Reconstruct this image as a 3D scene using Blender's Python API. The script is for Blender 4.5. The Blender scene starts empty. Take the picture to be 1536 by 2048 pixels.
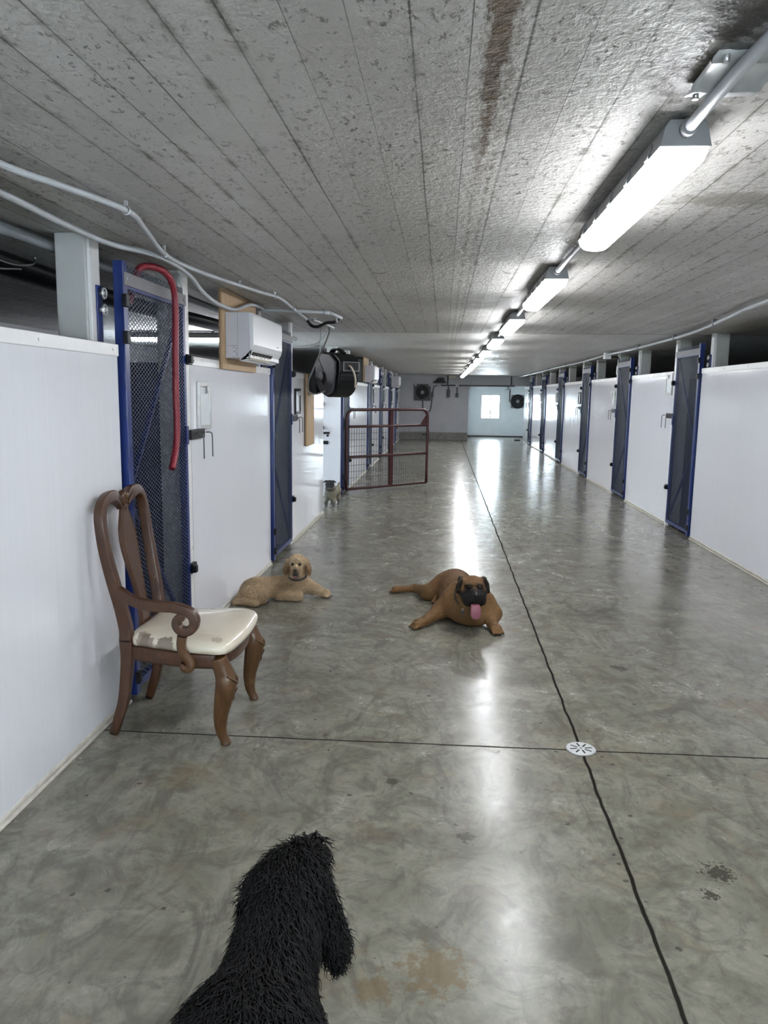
import bpy, bmesh, math, random
import numpy as np
from mathutils import Vector, Matrix

random.seed(7)
RNG = np.random.default_rng(11)
SC = bpy.context.scene
COL = SC.collection
PI = math.pi

# ------------------------------------------------------------------ camera
CAM_H = 1.55
YAW, PITCH, ROLL, FPX = 0.0740507, -0.15064, 0.014788, 1544.75
cy_, sy_ = math.cos(YAW), math.sin(YAW)
cp_, sp_ = math.cos(PITCH), math.sin(PITCH)
fwd = Vector((-sy_*cp_, cy_*cp_, sp_))
r0 = Vector((cy_, sy_, 0)); u0 = r0.cross(fwd)
rgt = math.cos(ROLL)*r0 + math.sin(ROLL)*u0
upv = -math.sin(ROLL)*r0 + math.cos(ROLL)*u0
cam_d = bpy.data.cameras.new('camera')
cam = bpy.data.objects.new('camera', cam_d)
COL.objects.link(cam)
M = Matrix((rgt, upv, -fwd)).transposed().to_4x4()
M.translation = Vector((0, 0, CAM_H))
cam.matrix_world = M
cam_d.sensor_fit = 'VERTICAL'
cam_d.sensor_height = 24.0
cam_d.lens = 24.0*FPX/2048.0
cam_d.clip_start = 0.02
cam_d.clip_end = 300
SC.camera = cam

# ------------------------------------------------------------------ view, world, light levels
SC.view_settings.view_transform = 'Standard'
SC.view_settings.look = 'None'
SC.view_settings.gamma = 1.0
SC.view_settings.use_curve_mapping = False
SC.view_settings.exposure = 2.25
LED = 11.0            # strength of every LED lens
LED_COLOR = (0.955, 0.97, 1.0, 1)
SKY = 9.0             # daylight outside the windows
wd = bpy.data.worlds.new('World'); SC.world = wd
wd.use_nodes = True
bg = wd.node_tree.nodes['Background']
bg.inputs[0].default_value = (0.80, 0.91, 1.0, 1)
bg.inputs[1].default_value = SKY
try:
    SC.cycles.max_bounces = 7
    SC.cycles.diffuse_bounces = 4
    SC.cycles.glossy_bounces = 3
    SC.cycles.use_adaptive_sampling = True
    SC.cycles.adaptive_threshold = 0.12
    SC.cycles.adaptive_min_samples = 20
    SC.cycles.transparent_max_bounces = 12
    SC.cycles.sample_clamp_indirect = 6
    SC.cycles.caustics_reflective = False
    SC.cycles.caustics_refractive = False
    SC.cycles.use_denoising = True
except Exception:
    pass

# ------------------------------------------------------------------ helpers
ORIGIN = {}          # world origin of every root empty, so that parts can be given in world coordinates

def tag(o, label=None, cat=None, group=None, kind=None):
    if label: o['label'] = label
    if cat: o['category'] = cat
    if group: o['group'] = group
    if kind: o['kind'] = kind
    return o

def thing(name, loc, label, cat, group=None):
    o = bpy.data.objects.new(name, None)
    o.empty_display_size = 0.1
    COL.objects.link(o)
    o.location = loc
    ORIGIN[o.name] = np.array(loc, dtype=float)
    return tag(o, label, cat, group)

class MB:
    """collects shapes that become ONE mesh object"""
    def __init__(s):
        s.v = []; s.f = []; s.sm = []; s.n = 0
    def add(s, V, F, smooth=False):
        V = np.asarray(V, float).reshape(-1, 3)
        s.v.append(V)
        n = s.n
        s.f += [tuple(int(i)+n for i in q) for q in F]
        s.sm += [smooth]*len(F)
        s.n += len(V)
        return s
    def box(s, x0, x1, y0, y1, z0, z1, rot=None, piv=None):
        V = np.array([(x, y, z) for z in (z0, z1) for y in (y0, y1) for x in (x0, x1)], float)
        if rot is not None:
            R = np.array(rot); p = np.array(piv if piv is not None else V.mean(0))
            V = (V-p) @ R.T + p
        F = [(0, 2, 3, 1), (4, 5, 7, 6), (0, 1, 5, 4), (2, 6, 7, 3), (0, 4, 6, 2), (1, 3, 7, 5)]
        return s.add(V, F)
    def cbox(s, c, d, rot=None):
        c = np.array(c, float); d = np.array(d, float)/2
        return s.box(c[0]-d[0], c[0]+d[0], c[1]-d[1], c[1]+d[1], c[2]-d[2], c[2]+d[2], rot, c)
    def bar(s, a, b, w, h, ref=(0, 0, 1)):
        """square bar from a to b, w across, h along ref"""
        a = np.array(a, float); b = np.array(b, float); t = b-a; t /= np.linalg.norm(t)
        r = np.array(ref, float); r = r-(r@t)*t; r /= np.linalg.norm(r); q = np.cross(t, r)
        V = [p+i*q*w/2+j*r*h/2 for p in (a, b) for i, j in ((-1, -1), (1, -1), (1, 1), (-1, 1))]
        return s.add(V, [(0, 1, 2, 3), (7, 6, 5, 4), (0, 4, 5, 1), (1, 5, 6, 2), (2, 6, 7, 3), (3, 7, 4, 0)])
    def tube(s, P, r, n=10, caps=True, closed=False):
        P = np.asarray(P, float); m = len(P)
        R = np.full(m, r, float) if np.isscalar(r) else np.asarray(r, float)
        T = np.gradient(P, axis=0)
        if closed: T = np.roll(P, -1, 0)-np.roll(P, 1, 0)
        T /= np.linalg.norm(T, axis=1)[:, None]+1e-12
        ref = np.array((0, 0, 1.)) if abs(T[0][2]) < .9 else np.array((1., 0, 0))
        u = ref-(ref@T[0])*T[0]; u /= np.linalg.norm(u)
        a = np.linspace(0, 2*PI, n, endpoint=False)
        V = []
        for i in range(m):
            u = u-(u@T[i])*T[i]; u /= np.linalg.norm(u); w = np.cross(T[i], u)
            V.append(P[i]+R[i]*(np.cos(a)[:, None]*u+np.sin(a)[:, None]*w))
        V = np.concatenate(V)
        F = []
        for i in range(m if closed else m-1):
            k = (i+1) % m
            for j in range(n):
                l = (j+1) % n
                F.append((i*n+j, i*n+l, k*n+l, k*n+j))
        s.add(V, F, True)
        if caps and not closed:
            s.f += [tuple(range(s.n-len(V)+n-1, s.n-len(V)-1, -1)), tuple(range(s.n-n, s.n))]
            s.sm += [False, False]
        return s
    def sweep(s, P, A, B, ref=(0, 1, 0), e=2.6, n=14):
        """super-elliptic section: half width A along ref, half thickness B across it"""
        P = np.asarray(P, float); m = len(P)
        A = np.full(m, A, float) if np.isscalar(A) else np.asarray(A, float)
        B = np.full(m, B, float) if np.isscalar(B) else np.asarray(B, float)
        T = np.gradient(P, axis=0); T /= np.linalg.norm(T, axis=1)[:, None]+1e-12
        t = np.linspace(0, 2*PI, n, endpoint=False)
        ca = np.sign(np.cos(t))*np.abs(np.cos(t))**(2/e); sa = np.sign(np.sin(t))*np.abs(np.sin(t))**(2/e)
        V = []
        for i in range(m):
            b = np.array(ref, float); b = b-(b@T[i])*T[i]; b /= np.linalg.norm(b); a = np.cross(b, T[i])
            V.append(P[i]+A[i]*ca[:, None]*b+B[i]*sa[:, None]*a)
        V = np.concatenate(V); F = []
        for i in range(m-1):
            for j in range(n):
                l = (j+1) % n
                F.append((i*n+j, (i+1)*n+j, (i+1)*n+l, i*n+l))
        s.add(V, F, True)
        s.f += [tuple(range(s.n-len(V), s.n-len(V)+n)), tuple(range(s.n-1, s.n-n-1, -1))]; s.sm += [False, False]
        return s
    def cyl(s, a, b, r, n=16, r2=None):
        return s.tube([a, b], [r, r if r2 is None else r2], n)
    def ball(s, c, r, nu=16, nv=10):
        c = np.array(c, float); r = np.array([r, r, r] if np.isscalar(r) else r, float)
        V = [c+r*np.array((0, 0, 1.))]
        for i in range(1, nv):
            p = PI*i/nv
            V += [c+r*np.array((math.sin(p)*math.cos(2*PI*j/nu), math.sin(p)*math.sin(2*PI*j/nu), math.cos(p))) for j in range(nu)]
        V.append(c-r*np.array((0, 0, 1.)))
        F = [(0, 1+j, 1+(j+1) % nu) for j in range(nu)]
        for i in range(nv-2):
            o = 1+i*nu
            F += [(o+j, o+nu+j, o+nu+(j+1) % nu, o+(j+1) % nu) for j in range(nu)]
        o = 1+(nv-2)*nu; L = len(V)-1
        F += [(L, o+(j+1) % nu, o+j) for j in range(nu)]
        return s.add(V, F, True)
    def prism(s, poly, axis, a, b, smooth=False):
        """polygon given in the two other axes, extruded along axis ('x','y','z') from a to b"""
        n = len(poly); k = 'xyz'.index(axis); V = []
        for d in (a, b):
            for p in poly:
                q = list(p); q.insert(k, d); V.append(q)
        F = [tuple(range(n-1, -1, -1)), tuple(range(n, 2*n))]
        s.add(V, F)
        base = s.n-2*n
        for i in range(n):
            j = (i+1) % n
            s.f.append((base+i, base+j, base+n+j, base+n+i)); s.sm.append(smooth)
        return s
    def xform(s, R=None, t=(0, 0, 0)):
        R = np.eye(3) if R is None else np.array(R)
        s.v = [v @ R.T+np.array(t) for v in s.v]
        return s
    def merge(s, o):
        for v in o.v: s.v.append(v)
        s.f += [tuple(i+s.n for i in q) for q in o.f]; s.sm += o.sm; s.n += o.n
        return s

def smooth_path(P, k=6, closed=False):
    P = [np.array(p, float) for p in P]; n = len(P); out = []
    rng = range(n if closed else n-1)
    for i in rng:
        p1 = P[i]; p2 = P[(i+1) % n]
        p0 = P[(i-1) % n] if closed or i > 0 else 2*p1-p2
        p3 = P[(i+2) % n] if closed or i+2 < n else 2*p2-p1
        for t in np.linspace(0, 1, k, endpoint=False):
            out.append(.5*((2*p1)+(-p0+p2)*t+(2*p0-5*p1+4*p2-p3)*t*t+(-p0+3*p1-3*p2+p3)*t**3))
    if not closed: out.append(P[-1])
    return np.array(out)

def obj(name, mb, mat, parent=None, bevel=0.0, seg=2, recalc=True, color=None, flat=False):
    V = np.concatenate(mb.v) if isinstance(mb.v, list) else mb.v
    if parent is not None:
        V = V-ORIGIN[parent.name]
    me = bpy.data.meshes.new(name)
    me.from_pydata(V.tolist(), [], mb.f)
    me.polygons.foreach_set('use_smooth', mb.sm)
    if recalc or bevel:
        bm = bmesh.new(); bm.from_mesh(me)
        if recalc: bmesh.ops.recalc_face_normals(bm, faces=bm.faces)
        if bevel:
            es = [e for e in bm.edges if len(e.link_faces) == 2 and e.calc_face_angle(0) > 0.6]
            bmesh.ops.bevel(bm, geom=es, offset=bevel, segments=seg, affect='EDGES', profile=0.5, clamp_overlap=True)
        bm.to_mesh(me); bm.free()
    if color is not None:
        at = me.color_attributes.new('fur_color', 'FLOAT_COLOR', 'POINT')
        at.data.foreach_set('color', np.c_[color, np.ones(len(color))].astype(np.float32).ravel())
    me.update()
    me.materials.append(mat)
    o = bpy.data.objects.new(name, me)
    COL.objects.link(o)
    if flat:
        wn = o.modifiers.new('face_weighted_normals', 'WEIGHTED_NORMAL'); wn.weight = 90
    if parent is not None:
        o.parent = parent
        ORIGIN[o.name] = ORIGIN[parent.name]
    return o

def single(name, mb, mat, label, cat, group=None, **k):
    """a thing that is one mesh; its origin is moved to its base"""
    V = np.concatenate(mb.v); lo, hi = V.min(0), V.max(0)
    loc = np.array([(lo[0]+hi[0])/2, (lo[1]+hi[1])/2, lo[2]])
    mb.v = [V-loc]
    o = obj(name, mb, mat, **k); o.location = loc
    ORIGIN[o.name] = loc
    return tag(o, label, cat, group)

def struct(name, mb, mat, parent=None, **k):
    o = obj(name, mb, mat, parent, **k)
    if parent is None: o['kind'] = 'structure'
    ORIGIN.setdefault(o.name, np.zeros(3))
    return o

def dup(root, loc, label, group=None, rotz=0.0):
    r = root.copy(); COL.objects.link(r); r.location = loc; r.rotation_euler = (0, 0, rotz)
    r['label'] = label
    if group: r['group'] = group
    for ch in list(root.children):
        c = ch.copy(); COL.objects.link(c); c.parent = r
        for g in list(ch.children):
            d = g.copy(); COL.objects.link(d); d.parent = c
    return r

# ------------------------------------------------------------------ materials
class NT:
    def __init__(s, name):
        s.m = bpy.data.materials.new(name); s.m.use_nodes = True
        s.t = s.m.node_tree; s.b = s.t.nodes['Principled BSDF']; s.out = s.t.nodes['Material Output']
        s._co = None
    def n(s, typ, **kw):
        q = s.t.nodes.new(typ)
        for k, v in kw.items():
            if k.startswith('_'): setattr(q, k[1:], v)
        return q
    def l(s, a, b): s.t.links.new(a, b)
    def set(s, node, i, v):
        if hasattr(v, 'is_output') or isinstance(v, bpy.types.NodeSocket): s.l(v, node.inputs[i])
        else: node.inputs[i].default_value = v
    def co(s):
        if s._co is None: s._co = s.n('ShaderNodeTexCoord').outputs['Object']
        return s._co
    def xyz(s):
        q = s.n('ShaderNodeSeparateXYZ'); s.l(s.co(), q.inputs[0]); return q.outputs
    def math(s, op, a, b=0.0, c=0.0, clamp=False):
        q = s.n('ShaderNodeMath', _operation=op, _use_clamp=clamp)
        s.set(q, 0, a); s.set(q, 1, b); s.set(q, 2, c); return q.outputs[0]
    def mapping(s, scale, loc=(0, 0, 0), rot=(0, 0, 0)):
        q = s.n('ShaderNodeMapping'); s.l(s.co(), q.inputs[0])
        q.inputs['Scale'].default_value = scale; q.inputs['Location'].default_value = loc; q.inputs['Rotation'].default_value = rot
        return q.outputs[0]
    def noise(s, scale=5, detail=4, rough=.55, vec=None, dist=0.0):
        q = s.n('ShaderNodeTexNoise'); s.l(vec if vec is not None else s.co(), q.inputs['Vector'])
        q.inputs['Scale'].default_value = scale; q.inputs['Detail'].default_value = detail
        q.inputs['Roughness'].default_value = rough; q.inputs['Distortion'].default_value = dist
        return q.outputs[0]
    def ramp(s, fac, stops):
        q = s.n('ShaderNodeValToRGB'); s.l(fac, q.inputs[0]); e = q.color_ramp.elements
        while len(e) < len(stops): e.new(0.5)
        for el, (p, c) in zip(e, stops):
            el.position = p; el.color = (c, c, c, 1) if np.isscalar(c) else (*c, 1)
        return q.outputs[0]
    def mix(s, fac, a, b, blend='MIX'):
        q = s.n('ShaderNodeMix', _data_type='RGBA', _blend_type=blend)
        s.set(q, 0, fac)
        for i, v in ((6, a), (7, b)):
            if isinstance(v, (tuple, list)): q.inputs[i].default_value = (*v[:3], 1)
            else: s.l(v, q.inputs[i])
        return q.outputs[2]
    def bump(s, h, strength=.3, dist=.01):
        q = s.n('ShaderNodeBump'); s.l(h, q.inputs['Height'])
        q.inputs['Strength'].default_value = strength; q.inputs['Distance'].default_value = dist
        s.l(q.outputs[0], s.b.inputs['Normal'])
    def p(s, **k):
        for key, v in k.items():
            i = s.b.inputs[{'color': 'Base Color', 'rough': 'Roughness', 'metal': 'Metallic', 'spec': 'Specular IOR Level', 'coat': 'Coat Weight', 'coatr': 'Coat Roughness', 'sheen': 'Sheen Weight', 'sss': 'Subsurface Weight'}[key]]
            if isinstance(v, bpy.types.NodeSocket): s.l(v, i)
            elif isinstance(v, (tuple, list)): i.default_value = (*v[:3], 1)
            else: i.default_value = v
        return s

def simple(name, color, rough=.5, metal=0., var=.12, scale=12., bump=0., bscale=120., spec=.5, coat=0.):
    """paint, plastic or metal with a slight procedural variation in colour and gloss"""
    m = NT(name)
    f = m.noise(scale, 5)
    lo = tuple(c*(1-var) for c in color); hi = tuple(min(1, c*(1+var)) for c in color)
    m.p(color=m.ramp(f, [(.25, lo), (.75, hi)]), metal=metal, spec=spec, coat=coat)
    g = m.math('MULTIPLY_ADD', f, .16, rough-.08, clamp=True); m.p(rough=g)
    if bump: m.bump(m.noise(bscale, 4), bump, .004)
    return m.m

# ------------------------------------------------------------------ surface materials
def make_floor_mat():
    m = NT('polished_concrete')
    x, y, z = m.xyz()
    wob = m.math('MULTIPLY', m.math('SUBTRACT', m.noise(3.0, 2), .5), .03)
    wob2 = m.math('MULTIPLY', m.math('SUBTRACT', m.noise(14.0, 2), .5), .006)
    w = m.math('ADD', wob, wob2)
    def line(d, half, soft):
        a = m.math('ABSOLUTE', d)
        return m.math('SUBTRACT', 1.0, m.math('DIVIDE', m.math('SUBTRACT', a, half), soft), clamp=True)
    xc = m.math('ADD', m.math('SUBTRACT', x, .650), w)
    l1 = line(xc, .0050, .0045)
    yt = m.math('ADD', m.math('SUBTRACT', y, m.math('MULTIPLY_ADD', x, .012, 3.285)), m.math('MULTIPLY', w, .5))
    l2 = line(yt, .0036, .004)
    dx = m.math('SUBTRACT', x, .66); dy = m.math('SUBTRACT', y, 9.667)
    d1 = m.math('MULTIPLY', m.math('SUBTRACT', dx, dy), .7071)
    d2 = m.math('MULTIPLY', m.math('ADD', m.math('MULTIPLY', dx, 1.06), dy), .7071)
    fade = m.math('MULTIPLY', m.noise(2.2, 2), .9, clamp=True)
    l3 = m.math('MULTIPLY', m.math('MAXIMUM', line(m.math('ADD', d1, m.math('MULTIPLY', w, .5)), .0026, .004), line(m.math('ADD', d2, m.math('MULTIPLY', w, .5)), .0026, .004)), m.math('ADD', fade, .75))
    l4 = m.math('MULTIPLY', line(m.math('ADD', dy, w), .001, .005), .35)
    joint = m.math('MAXIMUM', m.math('MAXIMUM', l1, l2), m.math('MAXIMUM', l3, l4))
    # mottling
    big = m.noise(.9, 4, .6, dist=.6)
    mid = m.noise(3.6, 4, .68, dist=1.1)
    swirl = m.noise(2.6, 4, .7, vec=m.mapping((1.6, .8, 1), rot=(0, 0, .7)), dist=2.2)
    fine = m.noise(38, 3, .7)
    c = m.mix(m.ramp(big, [(.3, 0.), (.7, 1.)]), (.150, .145, .110), (.220, .215, .172))
    c = m.mix(m.math('MULTIPLY', m.ramp(mid, [(.40, 0.), (.62, 1.)]), .62), c, (.315, .307, .252))
    c = m.mix(m.math('MULTIPLY', m.ramp(swirl, [(.48, 0.), (.64, 1.)]), .62), c, (.098, .094, .076))
    c = m.mix(m.math('MULTIPLY', m.ramp(m.noise(7.5, 4, .72, dist=1.6), [(.50, 0.), (.62, 1.)]), .48), c, (.105, .10, .08))
    c = m.mix(m.math('MULTIPLY', m.ramp(fine, [(.35, 0.), (.75, 1.)]), .3), c, (.10, .10, .085))
    # rust bloom, heavier round the drain and by the dog
    rx = m.math('SUBTRACT', x, .65); ry = m.math('SUBTRACT', y, 3.3)
    rr = m.math('SQRT', m.math('ADD', m.math('MULTIPLY', rx, rx), m.math('MULTIPLY', ry, ry)))
    near = m.math('SUBTRACT', 1.0, m.math('DIVIDE', rr, .35), clamp=True)
    rust = m.math('MULTIPLY', m.ramp(m.noise(5.2, 4, .7, dist=.8), [(.56, 0.), (.72, 1.)]), .42)
    rust = m.math('MAXIMUM', rust, m.math('MULTIPLY', near, m.ramp(m.noise(11, 3), [(.4, 0.), (.65, .5)])))
    c = m.mix(rust, c, (.225, .165, .105))
    # dark spots and light paint flecks
    v = m.n('ShaderNodeTexVoronoi', _feature='F1'); m.l(m.co(), v.inputs['Vector']); v.inputs['Scale'].default_value = 10.0
    vd = m.math('ADD', v.outputs['Distance'], m.math('MULTIPLY', m.math('SUBTRACT', m.noise(24, 3, .7), .5), .55))
    sp = m.math('MULTIPLY', m.math('LESS_THAN', vd, .075), m.math('GREATER_THAN', m.noise(1.7, 2), .47))
    c = m.mix(m.math('MULTIPLY', sp, .75), c, (.055, .053, .045))
    v2 = m.n('ShaderNodeTexVoronoi', _feature='F1'); m.l(m.mapping((1, 1, 1), (3.3, 1.7, 0)), v2.inputs['Vector']); v2.inputs['Scale'].default_value = 3.1
    wf = m.math('MULTIPLY', m.math('LESS_THAN', m.math('ADD', v2.outputs['Distance'], m.math('MULTIPLY', m.noise(60, 2), .02)), .022), m.math('GREATER_THAN', m.noise(1.1, 2), .5))
    c = m.mix(wf, c, (.6, .6, .58))
    shared = {}
    def sn(sc):
        k = min((7, 13, 27, 60), key=lambda q: abs(math.log(q/sc)))
        if k not in shared: shared[k] = m.noise(k, 3, .72)
        return shared[k]
    def fpatch(px, py, r, sc, lo, hi, col, amt, c):
        a = m.math('SUBTRACT', x, px); b = m.math('SUBTRACT', y, py)
        e = m.math('SUBTRACT', 1.0, m.math('DIVIDE', m.math('SQRT', m.math('ADD', m.math('MULTIPLY', a, a), m.math('MULTIPLY', b, b))), r), clamp=True)
        k = m.ramp(m.math('ADD', m.math('MULTIPLY', sn(sc), .8), m.math('MULTIPLY', e, .4)), [(lo, 0.), (hi, 1.)])
        return m.mix(m.math('MULTIPLY', m.math('MULTIPLY', k, m.math('GREATER_THAN', e, .01)), amt), c, col)
    RB = (.165, .12, .065); DB = (.050, .047, .036)
    for a in ((.02, 1.90, .17, 26, .55, .66, RB, .7), (-.14, 1.82, .10, 28, .56, .66, RB, .6), (1.62, 3.85, .30, 14, .56, .70, RB, .5), (-1.0, 2.9, .22, 12, .54, .72, RB, .4),
              (1.06, 4.40, .07, 20, .50, .60, DB, .7), (.95, 2.43, .13, 60, .66, .69, DB, .9), (.88, 2.31, .07, 60, .66, .69, DB, .9), (-.17, 2.92, .05, 36, .56, .62, DB, .7), (.12, 2.55, .07, 40, .60, .66, DB, .7), (1.2, 5.6, .55, 7, .56, .74, DB, .35), (1.9, 4.6, .5, 6, .56, .74, DB, .3)):
        c = fpatch(*a, c)
    c = m.mix(joint, c, (.018, .017, .014))
    m.p(color=c, spec=m.math('MULTIPLY_ADD', joint, -.27, .28))
    r = m.math('MULTIPLY_ADD', mid, .24, .095)
    r = m.math('MULTIPLY_ADD', m.ramp(fine, [(.4, 0.), (.8, 1.)]), .06, r)
    r = m.math('MAXIMUM', r, m.math('MULTIPLY', joint, .8))
    m.p(rough=r)
    h = m.math('MULTIPLY_ADD', m.noise(1.6, 2), .5, m.math('MULTIPLY', m.noise(55, 3), .03))
    m.bump(h, .16, .006)
    return m.m

def make_ceiling_mat():
    m = NT('painted_board_formed_concrete')
    x, y, z = m.xyz()
    wob = m.math('MULTIPLY', m.math('SUBTRACT', m.noise(.8, 2), .5), .012)
    u = m.math('DIVIDE', m.math('ADD', m.math('SUBTRACT', x, .036), wob), .1178)
    fl = m.math('FLOOR', u)
    fr = m.math('SUBTRACT', u, fl)
    d = m.math('MINIMUM', fr, m.math('SUBTRACT', 1.0, fr))           # 0 at a board joint
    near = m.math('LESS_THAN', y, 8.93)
    wn = m.n('ShaderNodeTexWhiteNoise', _noise_dimensions='1D'); m.l(fl, wn.inputs['W']); board = wn.outputs[0]
    wn2 = m.n('ShaderNodeTexWhiteNoise', _noise_dimensions='1D'); m.l(m.math('ADD', m.math('ROUND', u), 17.3), wn2.inputs['W'])
    jw = m.math('MULTIPLY_ADD', wn2.outputs[0], .028, .012)
    groove = m.math('SUBTRACT', 1.0, m.math('DIVIDE', d, jw), clamp=True)
    groove = m.math('MULTIPLY', groove, m.math('MULTIPLY_ADD', m.ramp(m.noise(1.3, 4, vec=m.mapping((6, 1, 1))), [(.30, .35), (.55, 1.)]), .95, .05))
    groove = m.math('MULTIPLY', groove, m.math('MULTIPLY_ADD', near, .97, .03))
    # cross seam where the slab changes, and butt joints of the boards
    sw = m.math('MULTIPLY', m.math('SUBTRACT', m.noise(4, 2), .5), .03)
    ds = m.math('ABSOLUTE', m.math('ADD', m.math('SUBTRACT', y, 8.93), sw))
    seam = m.math('MULTIPLY', m.math('SUBTRACT', 1.0, m.math('DIVIDE', ds, .045), clamp=True), m.ramp(m.noise(6, 4), [(.32, .45), (.52, 1.)]))
    yb = m.math('ADD', m.math('DIVIDE', y, 2.44), m.math('MULTIPLY', board, 5.0))
    yf = m.math('FRACT', yb)
    butt = m.math('MULTIPLY', m.math('MULTIPLY', m.math('LESS_THAN', m.math('MINIMUM', yf, m.math('SUBTRACT', 1.0, yf)), .0012), near), .12)
    # far slab: wide cross pours
    yq = m.math('FRACT', m.math('DIVIDE', y, 1.1))
    far = m.math('MULTIPLY', m.math('SUBTRACT', 1.0, m.math('DIVIDE', m.math('MINIMUM', yq, m.math('SUBTRACT', 1.0, yq)), .02), clamp=True), m.math('MULTIPLY', m.math('SUBTRACT', 1.0, near), .22))
    # colours
    c = m.mix(board, (.47, .452, .430), (.60, .58, .555))
    c = m.mix(m.math('MULTIPLY', m.ramp(m.noise(2.2, 4, .65, dist=.5), [(.35, 0.), (.75, 1.)]), .45), c, (.38, .365, .34))
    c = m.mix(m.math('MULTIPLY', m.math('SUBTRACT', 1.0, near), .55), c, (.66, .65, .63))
    # speckle of dirt: small elongated specks
    spk = m.ramp(m.noise(58, 3, .64, vec=m.mapping((1, .5, 1), rot=(0, 0, .25)), dist=.3), [(.575, 0.), (.65, 1.)])
    spk = m.math('MULTIPLY', spk, m.ramp(m.noise(2.6, 4), [(.34, .2), (.60, .95)]))
    c = m.mix(spk, c, (.13, .12, .10))
    blot = m.ramp(m.noise(9, 3, .6, vec=m.mapping((1, .7, 1), (5, 2, 0)), dist=.8), [(.685, 0.), (.735, 1.)])
    c = m.mix(m.math('MULTIPLY', blot, .85), c, (.075, .068, .055))
    # dirt creeping out of the joints
    dj = m.math('MULTIPLY', m.math('SUBTRACT', 1.0, m.math('DIVIDE', d, .16), clamp=True), m.math('MULTIPLY', m.ramp(m.noise(5.5, 4, .75), [(.48, 0.), (.66, .95)]), near))
    c = m.mix(m.math('MULTIPLY', dj, m.math('GREATER_THAN', wn2.outputs[0], .35)), c, (.12, .11, .075))
    # brown mould streaks along one board
    mx = m.math('SUBTRACT', x, .094)
    env = m.math('SUBTRACT', 1.0, m.math('DIVIDE', m.math('ABSOLUTE', mx), .060), clamp=True)
    yfade = m.math('SUBTRACT', 1.0, m.math('DIVIDE', m.math('SUBTRACT', y, 1.45), 1.9), clamp=True)
    mn = m.noise(10, 3, .75, vec=m.mapping((3.4, .8, 1)))
    mould = m.math('MULTIPLY', m.ramp(m.math('ADD', m.math('MULTIPLY', mn, .75), m.math('MULTIPLY', m.math('MULTIPLY', env, yfade), .62)), [(.55, 0.), (.74, 1.)]), m.math('GREATER_THAN', env, .02))
    thin = m.math('SUBTRACT', 1.0, m.math('DIVIDE', m.math('ABSOLUTE', m.math('SUBTRACT', m.math('ABSOLUTE', m.math('ADD', m.math('SUBTRACT', mx, .012), wob)), .022)), .016), clamp=True)
    thin = m.math('MULTIPLY', thin, m.ramp(m.noise(12, 3, .75, vec=m.mapping((2, .7, 1))), [(.42, 0.), (.60, .8)]))
    mould = m.math('MAXIMUM', mould, thin)
    c = m.mix(m.math('MULTIPLY', mould, .92), c, m.mix(m.noise(30, 3), (.022, .012, .003), (.15, .088, .034)))
    # stain round the metal plate, and the flaky patch beside the first lamp
    def patch(px, py, rx, ry, lo, hi, sc, col, amt, c):
        a = m.math('DIVIDE', m.math('SUBTRACT', x, px), rx); b = m.math('DIVIDE', m.math('SUBTRACT', y, py), ry)
        r = m.math('SQRT', m.math('ADD', m.math('MULTIPLY', a, a), m.math('MULTIPLY', b, b)))
        e = m.math('SUBTRACT', 1.0, r, clamp=True)
        k = m.ramp(m.math('ADD', m.math('MULTIPLY', m.noise(sc, 4, .74), .8), m.math('MULTIPLY', e, .55)), [(lo, 0.), (hi, 1.)])
        return m.mix(m.math('MULTIPLY', m.math('MULTIPLY', k, m.math('GREATER_THAN', e, .01)), amt), c, col)
    c = patch(.545, 1.50, .13, .32, .52, .68, 16, (.035, .030, .026), .93, c)
    c = patch(.52, 1.88, .13, .20, .56, .72, 16, (.050, .036, .022), .88, c)
    c = patch(1.05, 2.95, .55, .20, .60, .78, 30, (.20, .18, .14), .7, c)
    c = m.mix(groove, c, (.035, .032, .026))
    c = m.mix(m.math('MULTIPLY', seam, .9), c, (.06, .055, .045))
    c = m.mix(m.math('MAXIMUM', butt, far), c, (.16, .155, .14))
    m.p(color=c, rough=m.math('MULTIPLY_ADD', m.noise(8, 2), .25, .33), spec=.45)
    n1 = m.noise(70, 3, .6, vec=m.mapping((1, .7, 1), rot=(0, 0, .5)))
    n2 = m.noise(24, 3, .6, dist=.5)
    h = m.math('ADD', m.math('MULTIPLY', n1, .55), m.math('MULTIPLY', n2, .9))
    h = m.math('MULTIPLY', h, m.math('MULTIPLY_ADD', near, .6, .4))
    h = m.math('MULTIPLY_ADD', m.math('MULTIPLY', board, near), .7, h)
    m.bump(h, .62, .011)
    # the ceiling faces down: the relief height is measured from the surface outwards
    return m.m

def make_panel_mat():
    m = NT('white_glossy_wall_sheet')
    v = m.noise(5, 4, .6, vec=m.mapping((1, 9, .22)))
    c = m.ramp(v, [(.2, (.79, .805, .855)), (.8, (.83, .845, .89))])
    sc = m.ramp(m.noise(60, 3, vec=m.mapping((1, 1.2, .35))), [(.76, 0.), (.80, .5)])
    c = m.mix(m.math('MULTIPLY', sc, m.ramp(m.noise(1.2, 2), [(.5, 0.), (.6, 1.)])), c, (.42, .42, .41))
    m.p(color=c, rough=m.math('MULTIPLY_ADD', m.noise(3, 3, vec=m.mapping((1, 4, .5))), .12, .07), spec=.5)
    x, y, z = m.xyz()
    wv = m.math('SINE', m.math('MULTIPLY', y, 62.0))
    h = m.math('ADD', m.math('MULTIPLY', wv, .035), m.math('MULTIPLY', m.noise(2.2, 2, vec=m.mapping((1, 2.5, .6))), 1.2))
    m.bump(h, .05, .01)
    return m.m

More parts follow.
